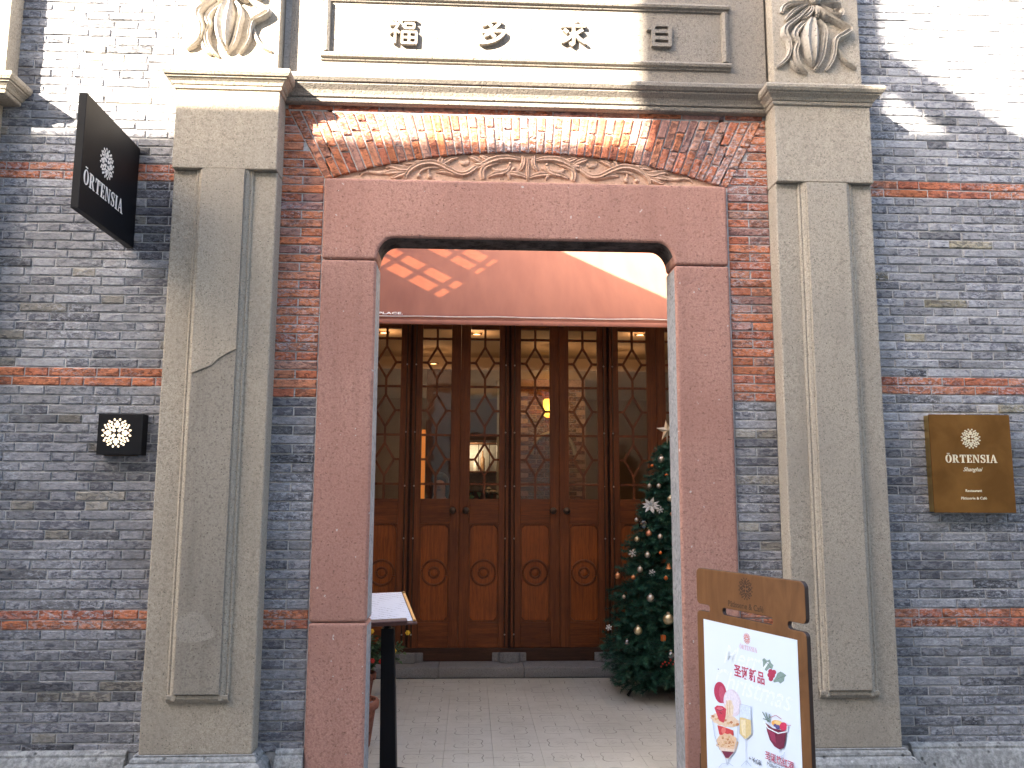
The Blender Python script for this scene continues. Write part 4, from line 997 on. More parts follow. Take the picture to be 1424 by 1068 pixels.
# ================================================================== FOLDING GLAZED DOOR LEAVES
def leaf(x0, x1, lab):
    w = x1 - x0; t_ = thing('door_leaf', ((x0 + x1) / 2, YD, .207), lab, 'door', 'folding glazed doors')
    h2 = w / 2; zb, zt = 0.0, 3.03            # heights above .207
    def B(nm, a, b, c, d, e, f, m, bv=.004, par=None): return MB().box(a, b, c, d, e, f).build(nm, m, par or t_, bevel=bv, local=True)
    gw = .137
    B('stile', -h2 + .001, -gw, -.022, .022, zb, zt, M['door']); B('stile', gw, h2 - .001, -.022, .022, zb, zt, M['door'])
    B('bottom_rail', -gw + .0005, gw - .0005, -.0215, .0215, zb, .225, M['doorrail'])
    B('lock_rail', -gw + .0005, gw - .0005, -.0215, .0215, 1.115, 1.342, M['doorrail'])
    B('top_rail', -gw + .0005, gw - .0005, -.0215, .0215, 2.95, zt, M['doorrail'])
    # lower panel sunk in a frame with cut corners
    MB().box(-gw + .001, gw - .001, -.006, .008, .226, 1.114).build('door_panel', M['doorpanel'], t_, local=True)
    c = .032; a, z0, z1 = gw - .012, .240, 1.100
    oct_ = [(-a + c, z0), (a - c, z0), (a, z0 + c), (a, z1 - c), (a - c, z1), (-a + c, z1), (-a, z1 - c), (-a, z0 + c)]
    oc2 = [(-gw, z0 - .014), (gw, z0 - .014), (gw, z0 - .0139), (gw, z1 + .0139), (gw, z1 + .014), (-gw, z1 + .014), (-gw, z1 + .0139), (-gw, z0 - .0139)]
    vs = [(x, -.006, z) for x, z in oct_] + [(x * 1.0 + (.006 if x < 0 else -.006) * 0, -.0205, z + (0)) for x, z in [(x * 1.03, z0 + (z - z0) * 1.0 + (-.004 if z < .6 else .004)) for x, z in oct_]] + [(x, -.0205, z) for x, z in oc2]
    fs = [(i, (i + 1) % 8, (i + 1) % 8 + 8, i + 8) for i in range(8)] + [(i + 8, (i + 1) % 8 + 8, (i + 1) % 8 + 16, i + 16) for i in range(8)]
    MB().add(vs, fs).build('panel_moulding', M['door'], t_, local=True)
    for rad, tr in ((.112, .011), (.044, .011)):
        pts = [(rad * math.cos(R(q)), -.008, .668 + rad * math.sin(R(q))) for q in range(0, 361, 12)]
        MB().tube(pts, tr, 8, cap=False).build('carved_ring', M['door'], t_, smooth_=True, local=True)
    MB().lathe([(0, .004), (.030, .003), (.034, 0)], (0, 0, 0), 16).build('carved_boss', M['doorpanel'], t_, smooth_=True, local=True, matrix=Matrix.Translation((0, -.008, .668)) @ Matrix.Rotation(R(90), 4, 'X'))
    # lattice
    bw = .0105; yf, yk = -.015, .006
    def bar2(p, q, nm='glazing_bar', wd=bw):
        dx, dz = q[0] - p[0], q[1] - p[1]; L = math.hypot(dx, dz); nx, nz = -dz / L * wd, dx / L * wd
        k = random.uniform(0, .0008)
        MB().prism([(p[0] + nx, p[1] + nz), (p[0] - nx, p[1] - nz), (q[0] - nx, q[1] - nz), (q[0] + nx, q[1] + nz)], yf - k, yk + k).build(nm, M['door'], t_, local=True)
    def pane(poly):
        MB().prism(poly, -.002, .002).build('pane', M['glass'], t_, local=True)
    zs = [1.478, 1.935, 2.394, 2.853]; zg0, zg1 = 1.342, 2.95
    bar2((0, zg0), (0, zs[0] - bw)); pane([(-gw, zg0), (-bw, zg0), (-bw, zs[0]), (-gw, zs[0])]); pane([(bw, zg0), (gw, zg0), (gw, zs[0]), (bw, zs[0])])
    for z in zs: bar2((-gw, z), (gw, z))
    hw = .090
    for za, zb_ in zip(zs[:-1], zs[1:]):
        P = zb_ - za; b1 = za + P * .17; t1 = zb_ - P * .17; mz = za + P * .5
        bar2((0, za + bw), (0, b1)); bar2((0, t1), (0, zb_ - bw))
        bar2((0, b1), (hw, mz)); bar2((0, b1), (-hw, mz)); bar2((0, t1), (hw, mz)); bar2((0, t1), (-hw, mz))
        bar2((-gw, mz), (-hw, mz)); bar2((hw, mz), (gw, mz))
        pane([(0, b1 + .01), (hw - .008, mz), (0, t1 - .01), (-hw + .008, mz)])
        for s_ in (1, -1):
            pane([(s_ * bw, za + bw), (s_ * gw, za + bw), (s_ * gw, mz - bw), (s_ * (hw + .004), mz - bw), (s_ * bw, b1)])
            pane([(s_ * bw, zb_ - bw), (s_ * gw, zb_ - bw), (s_ * gw, mz + bw), (s_ * (hw + .004), mz + bw), (s_ * bw, t1)])
    bar2((0, zs[3] + bw), (0, zg1)); pane([(-gw, zs[3]), (-bw, zs[3]), (-bw, zg1), (-gw, zg1)]); pane([(bw, zs[3]), (gw, zs[3]), (gw, zg1), (bw, zg1)])
    return t_, h2
PR = .933; HB = -.573
leafs = []
first_leaf, h2 = leaf(HB + .012, HB + PR / 2 + .000, 'second door leaf from the left, its knob on the right edge')
leaf_labels = {(-1, 0): 'leftmost door leaf, mostly hidden by the pink left jamb', (-1, 1): 'door leaf at the left edge of the doorway, behind the menu stand',
               (0, 1): 'door leaf with the bar shelf and white flowers behind its glass, knob on its left', (1, 0): 'door leaf in the middle with the yellow wall lamp behind its glass',
               (1, 1): 'dark glassed door leaf just left of the Christmas tree, knob on its left', (2, 0): 'door leaf partly covered by the top of the Christmas tree', (2, 1): 'last door leaf on the right, behind the Christmas tree and jamb'}
first_leaf['label'] = 'door leaf with the standing person behind its glass, knob on its right'
doors = {(0, 0): first_leaf}
for (pi, si), lab in leaf_labels.items():
    c_ = copy_tree(first_leaf); c_['label'] = lab
    xc = HB + PR * pi + (.012 + (PR / 2 - .012) / 2 if si == 0 else PR / 2 + (PR / 2 - .012) / 2)
    c_.location = (xc, YD - random.uniform(0, .004), .207); doors[(pi, si)] = c_
for (pi, si), d_ in doors.items():
    if pi < 0 or pi > 1: 
        continue
    s_ = 1 if si == 0 else -1
    kb = MB().lathe([(.030, 0), (.030, .006), (.014, .010), (.012, .030), (.026, .040), (.032, .052), (.028, .066), (.012, .074), (0, .075)], (0, 0, 0), 20)
    kb.build('door_knob', M['bronze'], d_, smooth_=True, local=True, matrix=Matrix.Translation((s_ * .165, -.022, 1.235)) @ Matrix.Rotation(R(90), 4, 'X'))
for (pi, si), d_ in doors.items():     # surface bolts beside every folding gap
    s_ = -1 if si == 0 else 1
    MB().tube([(s_ * .197, -.030, .01), (s_ * .197, -.030, 3.0)], .006, 8).build('bolt_rod', M['bronze'], d_, smooth_=True, local=True)
    for z in (.12, .98, 1.46, 1.96, 2.6): MB().ball((s_ * .197, -.040, z), .008, 8, 6).build('bolt_stud', M['b_silver'], d_, smooth_=True, local=True)
# carved stone door stops under the hinge gaps
for gi in (-1, 0, 1, 2): MB().box(HB + PR * gi - .03, HB + PR * gi + .03, YD + .024, YD + .05, .206, 3.235).build('door_post', M['sill'], hs)
for k, (gx, lab) in enumerate(((HB, 'carved stone door stop under the left folding gap, behind the plant'), (HB + PR, 'carved stone door stop under the middle folding gap'), (HB + 2 * PR, 'carved stone door stop under the right folding gap, beside the tree'))):
    pl2 = [(-.15, .06), (-.15, .10), (-.09, .115), (-.085, .06), (-.05, .02), (.05, .02), (.085, .06), (.09, .115), (.15, .10), (.15, .06), (.12, 0), (-.12, 0)]
    vs = []
    poly = [(-.155, 0), (-.155, -.03), (-.10, -.045), (-.085, -.085), (-.05, -.105), (.05, -.105), (.085, -.085), (.10, -.045), (.155, -.03), (.155, 0)]
    mb = MB(); n = len(poly)
    mb.add([(gx + x, YD - .032 + y, .0915) for x, y in poly] + [(gx + x, YD - .032 + y, .185 - abs(x) * .1) for x, y in poly], [tuple(range(n)), tuple(range(n, 2 * n))] + [(i, (i + 1) % n, (i + 1) % n + n, i + n) for i in range(n)])
    o = mb.build('door_stop', M['granite'], bevel=.008); tag(o, lab, 'door stop', 'stone door stops')

# ================================================================== AWNING
YF, ZF = 2.30, 3.009; KA = 1.0
aw = thing('awning', (.5, 3.3, 3.9), 'salmon pink canvas awning over the brown doors, partly sunlit', 'awning')
vs = []; NXA, NYA = 60, 14; fs = []
xa, xb = -1.24, 2.42
for j in range(NYA + 1):
    v = j / NYA
    for i in range(NXA + 1):
        x = xa + (xb - xa) * i / NXA; y = YF + (YD - .04 - YF) * v
        z = ZF + KA * (y - YF) - .018 * math.sin(PI * v) + .0035 * noise.noise((x * 2.2, v * 1.2, 0)) + .003 * math.sin(x * 9) * math.sin(PI * v)
        vs.append((x, y, z))
for j in range(NYA):
    for i in range(NXA): a = j * (NXA + 1) + i; fs.append((a, a + 1, a + NXA + 2, a + NXA + 1))
o = MB().add(vs, fs).build('canvas', M['awning'], aw, smooth_=True); sm = o.modifiers.new('thick', 'SOLIDIFY'); sm.thickness = .004
vv_ = []; n = 61
for j in range(3):
    for i in range(n):
        x = xa + (xb - xa) * i / (n - 1); vv_.append((x, YF - .002 - .032 * j / 2 - .001 * math.sin(x * 14 + 1) * (j / 2), ZF + .002 - .044 * j / 2))
o = MB().add(vv_, [(j * n + i, j * n + i + 1, (j + 1) * n + i + 1, (j + 1) * n + i) for j in range(2) for i in range(n - 1)]).build('valance', M['awning'], aw, smooth_=True); sm = o.modifiers.new('thick', 'SOLIDIFY'); sm.thickness = .004
MB().tube([(xa, YF - .018, ZF - .036), (xb, YF - .018, ZF - .036)], .006, 10).build('front_bar', M['bronze'], aw)
# wavy white piping just above the fold
pv = []; 
for i in range(121):
    x = xa + (xb - xa) * i / 120; y = YF + .030; z = ZF + KA * .030 + .0035 * math.sin(x * 7.5) * math.sin(x * 3.1 + 1) + .005
    pv.append((x, y - .010, z))
MB().tube(pv, .0042, 6).build('white_piping', M['white'], aw, smooth_=True)
mb = text_mb('PLACE.', .046, .0012, .0006, sx=1.45); T = Matrix.Translation(Vector((at(543, 434, 2.345).x, YF + .058 - .006, ZF + .058 + .006))) @ Matrix.Rotation(R(-45), 4, 'X')
mb.build('lettering', M['white'], aw, matrix=T)
for x in (xa + .05, xb - .05): MB().tube([(x, YF + .03, ZF - .03), (x, YD - .02, ZF - .25)], .014, 8).build('support_arm', M['bronze'], aw)

# ================================================================== HANGING SIGN
def atx(px, py, X): d = ray(px, py); return CAMP + d * ((X - CAMP.x) / d.x)
hsn = thing('hanging_sign', (-1.86, -.33, 3.17), 'black square sign with emblem and cream lettering projecting from the left wall', 'hanging sign')
MB().box(-1.878, -1.840, -.655, -.012, 2.885, 3.452).build('sign_box', M['black'], hsn, bevel=.002)
for z in (3.0, 3.34): MB().box(-1.872, -1.846, -.0115, .004, z - .03, z + .03).build('wall_bracket', M['black'], hsn)
RZ = Matrix.Rotation(R(90), 4, 'Z')
e = atx(149, 228, -1.839); a_ = atx(116, 250, -1.839); b_ = atx(171, 283, -1.839)
emblem(.078, .0012).build('emblem', M['letter_white'], hsn, matrix=Matrix.Translation((-1.8398, e.y, e.z)) @ RZ)
g_, gw_ = glyphs('ŌRTENSIA', .072, .0014); k = (b_.y - a_.y) / gw_
g_.build('lettering', M['letter_white'], hsn, matrix=Matrix.Translation((-1.8398, (a_.y + b_.y) / 2, (a_.z + b_.z) / 2)) @ RZ @ Matrix.Diagonal((k, 1, 1, 1)))

# ================================================================== SQUARE WALL LAMP
wlp = thing('emblem_lamp', (-1.82, -.04, 1.87), 'small black square wall lamp with glowing round emblem on the left wall', 'wall lamp')
MB().box(-1.935, -1.706, -.072, -.004, 1.767, 1.979).build('lamp_box', M['black'], wlp, bevel=.002)
e = at(162, 602, -.073); emblem(.076, .001).build('emblem', M['lampface'], wlp, matrix=Matrix.Translation((e.x, -.0722, e.z)))
MB().box(-1.90, -1.74, -.055, -.02, 1.762, 1.766).build('bottom_lens', M['bronze'], wlp)

# ================================================================== COPPER PLATE
cpl = thing('copper_plate', (2.715, -.03, 1.75), 'brushed copper name plate with emblem and raised lettering on the right wall', 'sign')
MB().box(2.489, 2.942, -.062, -.056, 1.486, 2.017).build('plate_face', M['brass'], cpl, bevel=.001)
MB().box(2.493, 2.938, -.0558, -.003, 1.490, 2.013).build('plate_box', M['brass_edge'], cpl)
def onp(px, py, y=-.0622): p = at(px, py, -.062); return Matrix.Translation((p.x, y, p.z))
emblem(.054, .004).build('emblem', M['letter_gold'], cpl, matrix=onp(1349.5, 610))
g_, gw_ = glyphs('ŌRTENSIA', .043, .004); g_.build('lettering', M['letter_gold'], cpl, matrix=onp(1350.5, 638) @ Matrix.Diagonal((.288 / gw_, 1, 1, 1)))
text_mb('Shanghai', .030, .0008, .0002, .45).build('lettering', M['letter_gold'], cpl, matrix=onp(1352, 653))
text_mb('Restaurant', .020, .0008, .0002, 0, sx=1.05).build('lettering', M['letter_gold'], cpl, matrix=onp(1354, 682.5))
text_mb('Pâtisserie & Café', .020, .0008, .0002, 0, sx=1.05).build('lettering', M['letter_gold'], cpl, matrix=onp(1354.5, 693))

# ================================================================== ADVERTISING BOARD
BX = Vector((.335, -.942, 0)).normalized(); BY = Vector((.942, .335, 0)).normalized()
BO = Vector((.9655, -.880, 0)); TB = Matrix(((BX.x, BY.x, 0, BO.x), (BX.y, BY.y, 0, BO.y), (0, 0, 1, 0), (0, 0, 0, 1)))
def bl(px, py):
    d = ray(px, py); t_ = (BO - CAMP).dot(BY) / d.dot(BY); p = CAMP + d * t_ - BO; return (p.dot(BX), p.z)
brd = thing('advertising_board', (1.08, -1.18, 0), 'standing wooden board with a white Christmas dessert poster, in front of the right jamb', 'advertising board')
def rounded(cx, cz, r, a0, a1, n=6): return [(cx + r * math.cos(R(a0 + (a1 - a0) * i / n)), cz + r * math.sin(R(a0 + (a1 - a0) * i / n))) for i in range(n + 1)]
Wb = .662; zt_, zn, hn = 1.262, 1.100, .0135; rc = .026
outl = []
outl += rounded(rc, zt_ - rc, rc, 180, 90) + rounded(Wb - rc, zt_ - rc, rc, 90, 0)
outl += rounded(Wb - .02, zn + hn + .02, .02, 0, -90, 4) + rounded(Wb - .082, zn, hn, 90, 270, 8) + rounded(Wb - .02, zn - hn - .02, .02, 90, 0, 4)
outl += rounded(Wb - rc, .08 + rc, rc, 0, -90) + rounded(rc, .08 + rc, rc, 270, 180)
outl += rounded(.02, zn - hn - .02, .02, 180, 90, 4) + rounded(.078, zn, hn, -90, 90, 8) + rounded(.02, zn + hn + .02, .02, 270, 180, 4)
slot = rounded(.19, 1.1015, .0135, 270, 90, 8) + rounded(.472, 1.1015, .0135, 90, -90, 8)
cu = bpy.data.curves.new('b', 'CURVE'); cu.dimensions = '2D'; cu.fill_mode = 'BOTH'; cu.extrude = .007; cu.bevel_depth = .003; cu.bevel_resolution = 2; cu.offset = -.003
for pts in (outl, slot):
    sp = cu.splines.new('POLY'); sp.points.add(len(pts) - 1); sp.use_cyclic_u = True
    for i, (x, z) in enumerate(pts): sp.points[i].co = (x, z, 0, 1)
o = bpy.data.objects.new('b', cu); COL.objects.link(o); bpy.context.view_layer.update()
me = bpy.data.meshes.new_from_object(o.evaluated_get(bpy.context.evaluated_depsgraph_get()))
mb = MB().add([(v.co.x, -v.co.z, v.co.y) for v in me.vertices], [tuple(p.vertices) for p in me.polygons]); bpy.data.objects.remove(o)
o = mb.build('board_panel', [M['board'], M['board_edge']], brd, matrix=TB @ Matrix.Translation((0, .010, 0)))
for p in o.data.polygons:
    n_ = p.normal.dot(BY)
    if abs(n_) < .3: p.material_index = 1
def BD(mb_, nm, m, lift, par=brd): return mb_.build(nm, m, par, matrix=TB @ Matrix.Translation((0, -lift, 0)))
emblem(.043, .0003).build('engraved_emblem', M['burnt'], brd, matrix=TB @ Matrix.Translation((.331, -.0003, 1.205)) @ Matrix.Diagonal((1, 1, 1, 1)))
text_mb('Pâtisserie & Café', .032, .0002, .0002, sx=1.0).build('engraved_lettering', M['burnt'], brd, matrix=TB @ Matrix.Translation((.325, -.0003, 1.137)))
po = BD(MB().box(.047, .615, -.0012, -.0002, .17, 1.054), 'poster', M['paper'], 0)
MB().box(.06, .60, .013, .030, .0, 1.0).build('back_frame', M['board'], brd, bevel=.003, matrix=TB @ Matrix.Translation((0, .012, 0)) )
for x in (.12, .42): MB().tube([(x, .04, .95), (x, .13, .012)], .012, 8).build('rear_leg', M['sill'], brd, matrix=TB)
MB().prism([(-.036, 0), (-.001, 0), (-.001, .505), (-.012, .50)], .004, .018).build('side_foot', M['sill'], brd, matrix=TB)
def col(name, c, r=.6):
    if name not in M: M[name] = plain('print_' + name, c, r, 0, .12, 120, 0)
    return M[name]
lay_ = [1]
def D(poly_px, colour, c, nm='printed_shape'):
    lay_[0] += 1; mb_ = MB(); P = [bl(960 + X / 6.358, 900 + Y / 6.358) for X, Y in poly_px]
    mb_.prism(P, -.0001, 0); BD(mb_, nm, col(colour, c), .0012 + lay_[0] * .00006, po) if False else mb_.build(nm, col(colour, c), po, matrix=TB @ Matrix.Translation((0, -.0012 - lay_[0] * .00005, 0)))
def ell(cx, cy, rx, ry, n=20, rot=0, wob=0):
    out_ = []
    for k in range(n):
        th_ = 2 * PI * k / n; w_ = 1 + wob * math.sin(k * 2.7 + cx); x, y = rx * math.cos(th_) * w_, ry * math.sin(th_) * w_
        out_.append((cx + x * math.cos(R(rot)) - y * math.sin(R(rot)), cy + x * math.sin(R(rot)) + y * math.cos(R(rot))))
    return out_
CR, CRD, OC, OCD, LIL, GLD, HOL, HOD, BLU = ('crimson', (.42, .03, .09)), ('wine', (.16, .015, .05)), ('ochre', (.62, .40, .22)), ('caramel', (.48, .20, .09)), ('lilac', (.66, .60, .72)), ('champagne', (.66, .52, .26)), ('holly', (.22, .32, .30)), ('holly_dark', (.12, .2, .18)), ('outline', (.42, .50, .66))
def strokes(pts_list, colour, wd):
    for pts in pts_list:
        for (x, y), (X, Y) in zip(pts[:-1], pts[1:]):
            L = math.hypot(X - x, Y - y) or 1; nx, ny = -(Y - y) / L * wd, (X - x) / L * wd
            D([(x + nx, y + ny), (x - nx, y - ny), (X - nx, Y - ny), (X + nx, Y + ny)], *colour)
def ptext(body, X, Y, size, colour, off=0, shear=0, sx=1.0):
    p_ = bl(960 + X / 6.358, 900 + Y / 6.358); lay_[0] += 1
    text_mb(body, size, .0001, off, shear, sx=sx).build('printed_lettering', col(*colour), po, matrix=TB @ Matrix.Translation((p_[0], -.0014 - lay_[0] * .00005, p_[1])))
WHT = ('white_ink', (.77, .85, .95))
ptext('Merry', 470, 110, .105, WHT, .0006, .45); ptext('Christmas', 520, 365, .112, WHT, .0006, .45)
e_ = bl(1039, 888); emblem(.021, .0001).build('printed_emblem', col('coral', (.62, .16, .12)), po, matrix=TB @ Matrix.Translation((e_[0], -.0016, e_[1])))
g_, gw_ = glyphs('ŌRTENSIA', .017, .0001); e_ = bl(1041, 901.5); g_.build('printed_lettering', col('rose_ink', (.60, .36, .48)), po, matrix=TB @ Matrix.Translation((e_[0], -.0016, e_[1])) @ Matrix.Diagonal((.105 / gw_, 1, 1, 1)))
ptext('圣诞新品', 522, 248, .049, CR, .0012, 0, .95)
D([(640, 110), (655, 95), (680, 118), (705, 108), (718, 140), (738, 160), (728, 190), (700, 185), (675, 212), (655, 190), (640, 160)], *HOL)
D([(735, 300), (760, 262), (775, 228), (800, 215), (822, 225), (852, 248), (835, 268), (832, 298), (800, 322), (780, 305), (745, 312)], *HOL)
strokes([[(645, 105), (690, 150), (725, 195)], [(745, 300), (800, 268), (848, 250)]], HOD, 2)
for c in ((712, 215), (742, 222), (705, 245), (732, 250), (716, 278)): D(ell(c[0], c[1], 21, 23, 12), *CR)
D(ell(268, 400, 54, 95, 24, -8), *CR); D(ell(285, 420, 26, 78, 16, -8), 'crimson_light', (.50, .08, .16))
D(ell(376, 492, 76, 122, 26, -12), *LIL); D(ell(370, 485, 62, 104, 26, -12), 'lilac_pale', (.72, .68, .80))
D(ell(345, 560, 40, 96, 18, 4, .06), 'cream_ink', (.74, .62, .50)); strokes([[(325, 470), (335, 560), (330, 640)], [(355, 470), (352, 560), (360, 650)]], OC, 3)
D(ell(310, 645, 130, 55, 30, 14, .08), 'biscuit', (.70, .55, .42))
for k in range(9): D(ell(205 + k * 27, 610 + k * 9 + (k % 2) * 16, 15, 12, 9, 0, .2), *(OC if k % 2 else OCD))
D([(218, 535), (240, 515), (290, 520), (322, 545), (318, 610), (300, 668), (262, 650), (238, 590)], 'rose', (.52, .04, .08)); D(ell(268, 545, 30, 18, 12, 10), 'rose_light', (.62, .14, .20)); strokes([[(240, 550), (270, 560), (300, 548)], [(262, 570), (285, 590)]], CRD, 3)
D([(245, 690), (290, 700), (385, 735), (388, 790), (330, 800), (262, 770)], 'jelly', (.55, .05, .06)); D(ell(300, 735, 20, 30, 10, 10), 'jelly_light', (.68, .18, .16))
D(ell(330, 845, 96, 82, 26, 10, .07), 'crumble', (.70, .50, .34))
rp = random.Random(6)
for k in range(34):
    a_ = rp.uniform(0, 6.28); r0 = rp.uniform(.1, .92); D(ell(330 + 88 * r0 * math.cos(a_), 840 + 70 * r0 * math.sin(a_), rp.uniform(6, 12), rp.uniform(5, 9), 7, 0, .2), *((OC, OCD, ('cream_ink', 0))[k % 3] if k % 3 < 2 else OC))
D([(262, 880), (415, 905), (350, 985), (318, 985)], 'cream_ink2', (.72, .60, .52)); D([(285, 915), (395, 925), (348, 978), (322, 978)], *CRD)
strokes([[(205, 650), (225, 780), (262, 890), (325, 990), (335, 1040)], [(430, 700), (425, 800), (395, 930), (348, 990), (340, 1040)], [(262, 1062), (290, 1030), (345, 1020), (390, 1050)]], BLU, 2)
D([(445, 618), (480, 622), (545, 645), (550, 770), (520, 806), (485, 810), (448, 760)], *GLD); D([(455, 640), (500, 640), (500, 790), (470, 770)], 'champagne_light', (.76, .66, .44))
D([(452, 510), (540, 530), (545, 640), (450, 615)], 'glass_tint', (.62, .72, .86)); strokes([[(448, 500), (545, 525), (552, 770), (500, 815), (445, 765), (448, 500)], [(500, 815), (505, 1040)], [(460, 1050), (505, 1000), (550, 1052)]], BLU, 2)
D([(678, 668), (740, 715), (860, 742), (852, 820), (838, 888), (800, 902), (755, 875), (715, 820), (690, 740)], *CRD); D([(700, 730), (760, 760), (770, 850), (730, 820)], 'wine_light', (.30, .03, .09))
D(ell(785, 678, 58, 32, 18, 18), 'orange', (.78, .38, .10)); D(ell(792, 668, 40, 18, 14, 18), 'orange_light', (.80, .56, .25)); D(ell(785, 705, 20, 20, 12), 'blueberry', (.08, .07, .24)); D(ell(835, 700, 33, 38, 14), 'raspberry', (.60, .03, .10)); D(ell(762, 690, 14, 14, 10), 'blueberry', (.08, .07, .24))
strokes([[(700, 660), (650, 570)], [(704, 658), (680, 575)], [(708, 660), (712, 590)], [(690, 640), (655, 630)], [(702, 630), (722, 610)]], HOD, 4)
strokes([[(660, 655), (700, 715), (790, 760), (868, 745), (872, 690)]], WHT, 5); strokes([[(720, 620), (770, 600), (820, 635)], [(850, 690), (905, 688)]], CR, 2)
strokes([[(800, 905), (800, 930)], [(748, 945), (770, 962), (815, 965), (842, 948), (845, 925)]], BLU, 3)
ptext('圣诞热红酒', 800, 1005, .031, CR, .0004); ptext('+ ¥ 68', 582, 1003, .026, ('dark_ink', (.08, .09, .13)), .0002); strokes([[(700, 1000), (868, 1066)]], ('dark_ink', 0), 2); ptext('Mulled Wine', 775, 1062, .020, ('dark_ink', 0), 0)
strokes([[(258, 190), (264, 196)]], ('dark_ink', 0), 4)

# ================================================================== MENU STAND
ms = thing('menu_stand', (-.475, .45, .005), 'black post menu stand holding a white menu, just inside the left jamb', 'menu stand')
pc = at(539, 900, .45).x; pcb = at(542, 1068, .45).x - .006
def post(): 
    vs = [(pcb - .046, .40, .02), (pcb + .046, .40, .02), (pcb + .046, .50, .02), (pcb - .046, .50, .02), (pc - .036, .415, .82), (pc + .036, .415, .82), (pc + .036, .485, .82), (pc - .036, .485, .82)]
    return MB().add(vs, [(0, 3, 2, 1), (4, 5, 6, 7), (0, 1, 5, 4), (1, 2, 6, 5), (2, 3, 7, 6), (3, 0, 4, 7)])
post().build('post', M['black'], ms, bevel=.004)
MB().lathe([(0, 0), (.17, 0), (.17, .010), (.15, .016), (0, .016)], (pcb, .45, .0045), 32).build('base_plate', M['black'], ms)
zf_ = at(560, 866, .29).z; zb_ = at(540, 822, .56).z; ang = math.atan2(zb_ - zf_, .27); L_ = math.hypot(.27, zb_ - zf_)
xr = at(581, 866, .29).x; TM = Matrix.Translation((xr, .29, zf_)) @ Matrix.Rotation(R(20), 4, 'Z') @ Matrix.Rotation(ang, 4, 'X') @ Matrix.Translation((-.165, 0, 0))
MB().box(-.165, .165, 0, L_, -.014, 0).build('menu_board', M['leather'], ms, bevel=.006, matrix=TM)
for s_ in (-1, 1):
    MB().box(s_ * .152 - .008, s_ * .152 + .008, .012, L_ - .006, .0003, .004).build('gold_edge', M['gold'], ms, bevel=.0015, matrix=TM)
    for y in (.018, L_ - .014): MB().ball((s_ * .152, y, .004), .007, 10, 6).build('corner_stud', M['gold'], ms, smooth_=True, matrix=TM)
me_ = MB().box(-.140, .140, .02, L_ - .008, .0006, .0022).build('menu_page', M['menu'], ms, matrix=TM)
MB().box(-.105, .105, -.006, .026, .0025, .020).build('page_rest', M['leather'], ms, bevel=.006, matrix=TM)
MB().box(-.05, .05, L_ * .3, L_ * .7, -.06, -.0145).build('head_bracket', M['black'], ms, matrix=TM)
MB().tube([(pc, .45, .818), TM @ Vector((0, L_ * .5, -.03))], .02, 10).build('neck', M['black'], ms)

# ================================================================== POTS
def pot(name, c, rt, h, label):
    t_ = thing(name, (c[0], c[1], .005), label, 'flower pot')
    MB().lathe([(0, .0), (rt * .62, 0), (rt * .66, .01), (rt * .86, h - .055), (rt * .87, h - .05), (rt * .98, h - .048), (rt, h - .035), (rt, h - .008), (rt * .97, h), (rt * .87, h), (rt * .84, h - .03), (0, h - .03)], (c[0], c[1], .0052), 36).build('pot', M['terrapot'], t_, smooth_=True)
    return t_
pa = pot('flower_pot', (-.715, 1.05), .148, .285, 'terracotta pot with pale pebbles and no plant, low behind the left jamb')
rq = random.Random(5); mb = MB()
for k in range(90):
    a_ = rq.uniform(0, 6.28); r0 = .115 * math.sqrt(rq.random()); mb.ball((-.715 + r0 * math.cos(a_), 1.05 + r0 * math.sin(a_), .263 + rq.uniform(0, .012)), rq.uniform(.008, .015), 6, 5, (1, .8, .6))
o = mb.build('pebbles', M['plinth'], pa, smooth_=True); tag(o, kind='stuff')
pb = pot('flower_pot', (-.845, 2.15), .140, .235, 'small terracotta pot of a leafy plant with red and yellow flowers behind the menu stand')
MB().lathe([(0, 0), (.11, 0)], (-.845, 2.15, .214), 16).build('soil', M['soil'], pb)
plt = thing('potted_plant', (-.845, 2.15, .215), 'bushy green plant with small red and yellow flowers, beyond the menu stand', 'plant')
mbs, mbl_ = MB(), MB(); tips = []
for k in range(64):
    a_ = rq.uniform(0, 6.28); sp_ = rq.uniform(.05, .36); h_ = rq.uniform(.10, .34) * (1 - sp_ * .6)
    p0 = Vector((-.845 + .05 * math.cos(a_), 2.15 + .05 * math.sin(a_), .215)); p2 = Vector((-.845 + sp_ * math.cos(a_), 2.15 + sp_ * .7 * math.sin(a_), .215 + h_)); p1 = (p0 + p2) / 2 + Vector((0, 0, .06))
    pts = smooth([tuple(p0), tuple(p1), tuple(p2)], 4); mbs.tube(pts, [.004] * (len(pts) - 1) + [.001], 4); tips.append(p2)
    for q_ in pts[2:]:
        for _ in range(3):
            d_ = Vector((rq.uniform(-1, 1), rq.uniform(-1, 1), rq.uniform(-.3, .8))).normalized(); L2 = rq.uniform(.03, .055); w_ = d_.cross(Vector((rq.uniform(-1, 1), rq.uniform(-1, 1), 1))).normalized() * L2 * .28
            b0 = Vector(q_); m_ = b0 + d_ * L2 * .5 + Vector((0, 0, .004)); t2 = b0 + d_ * L2 - Vector((0, 0, L2 * .25))
            mbl_.add([b0, m_ - w_, m_ + w_, t2], [(0, 1, 3), (0, 3, 2)])
mbs.build('stems', M['leaf'], plt); mbl_.build('leaves', M['leaf'], plt)
M['fl_y'] = plain('yellow_petal', (.75, .45, .03), .6); M['fl_r'] = plain('red_petal', (.65, .04, .03), .6)
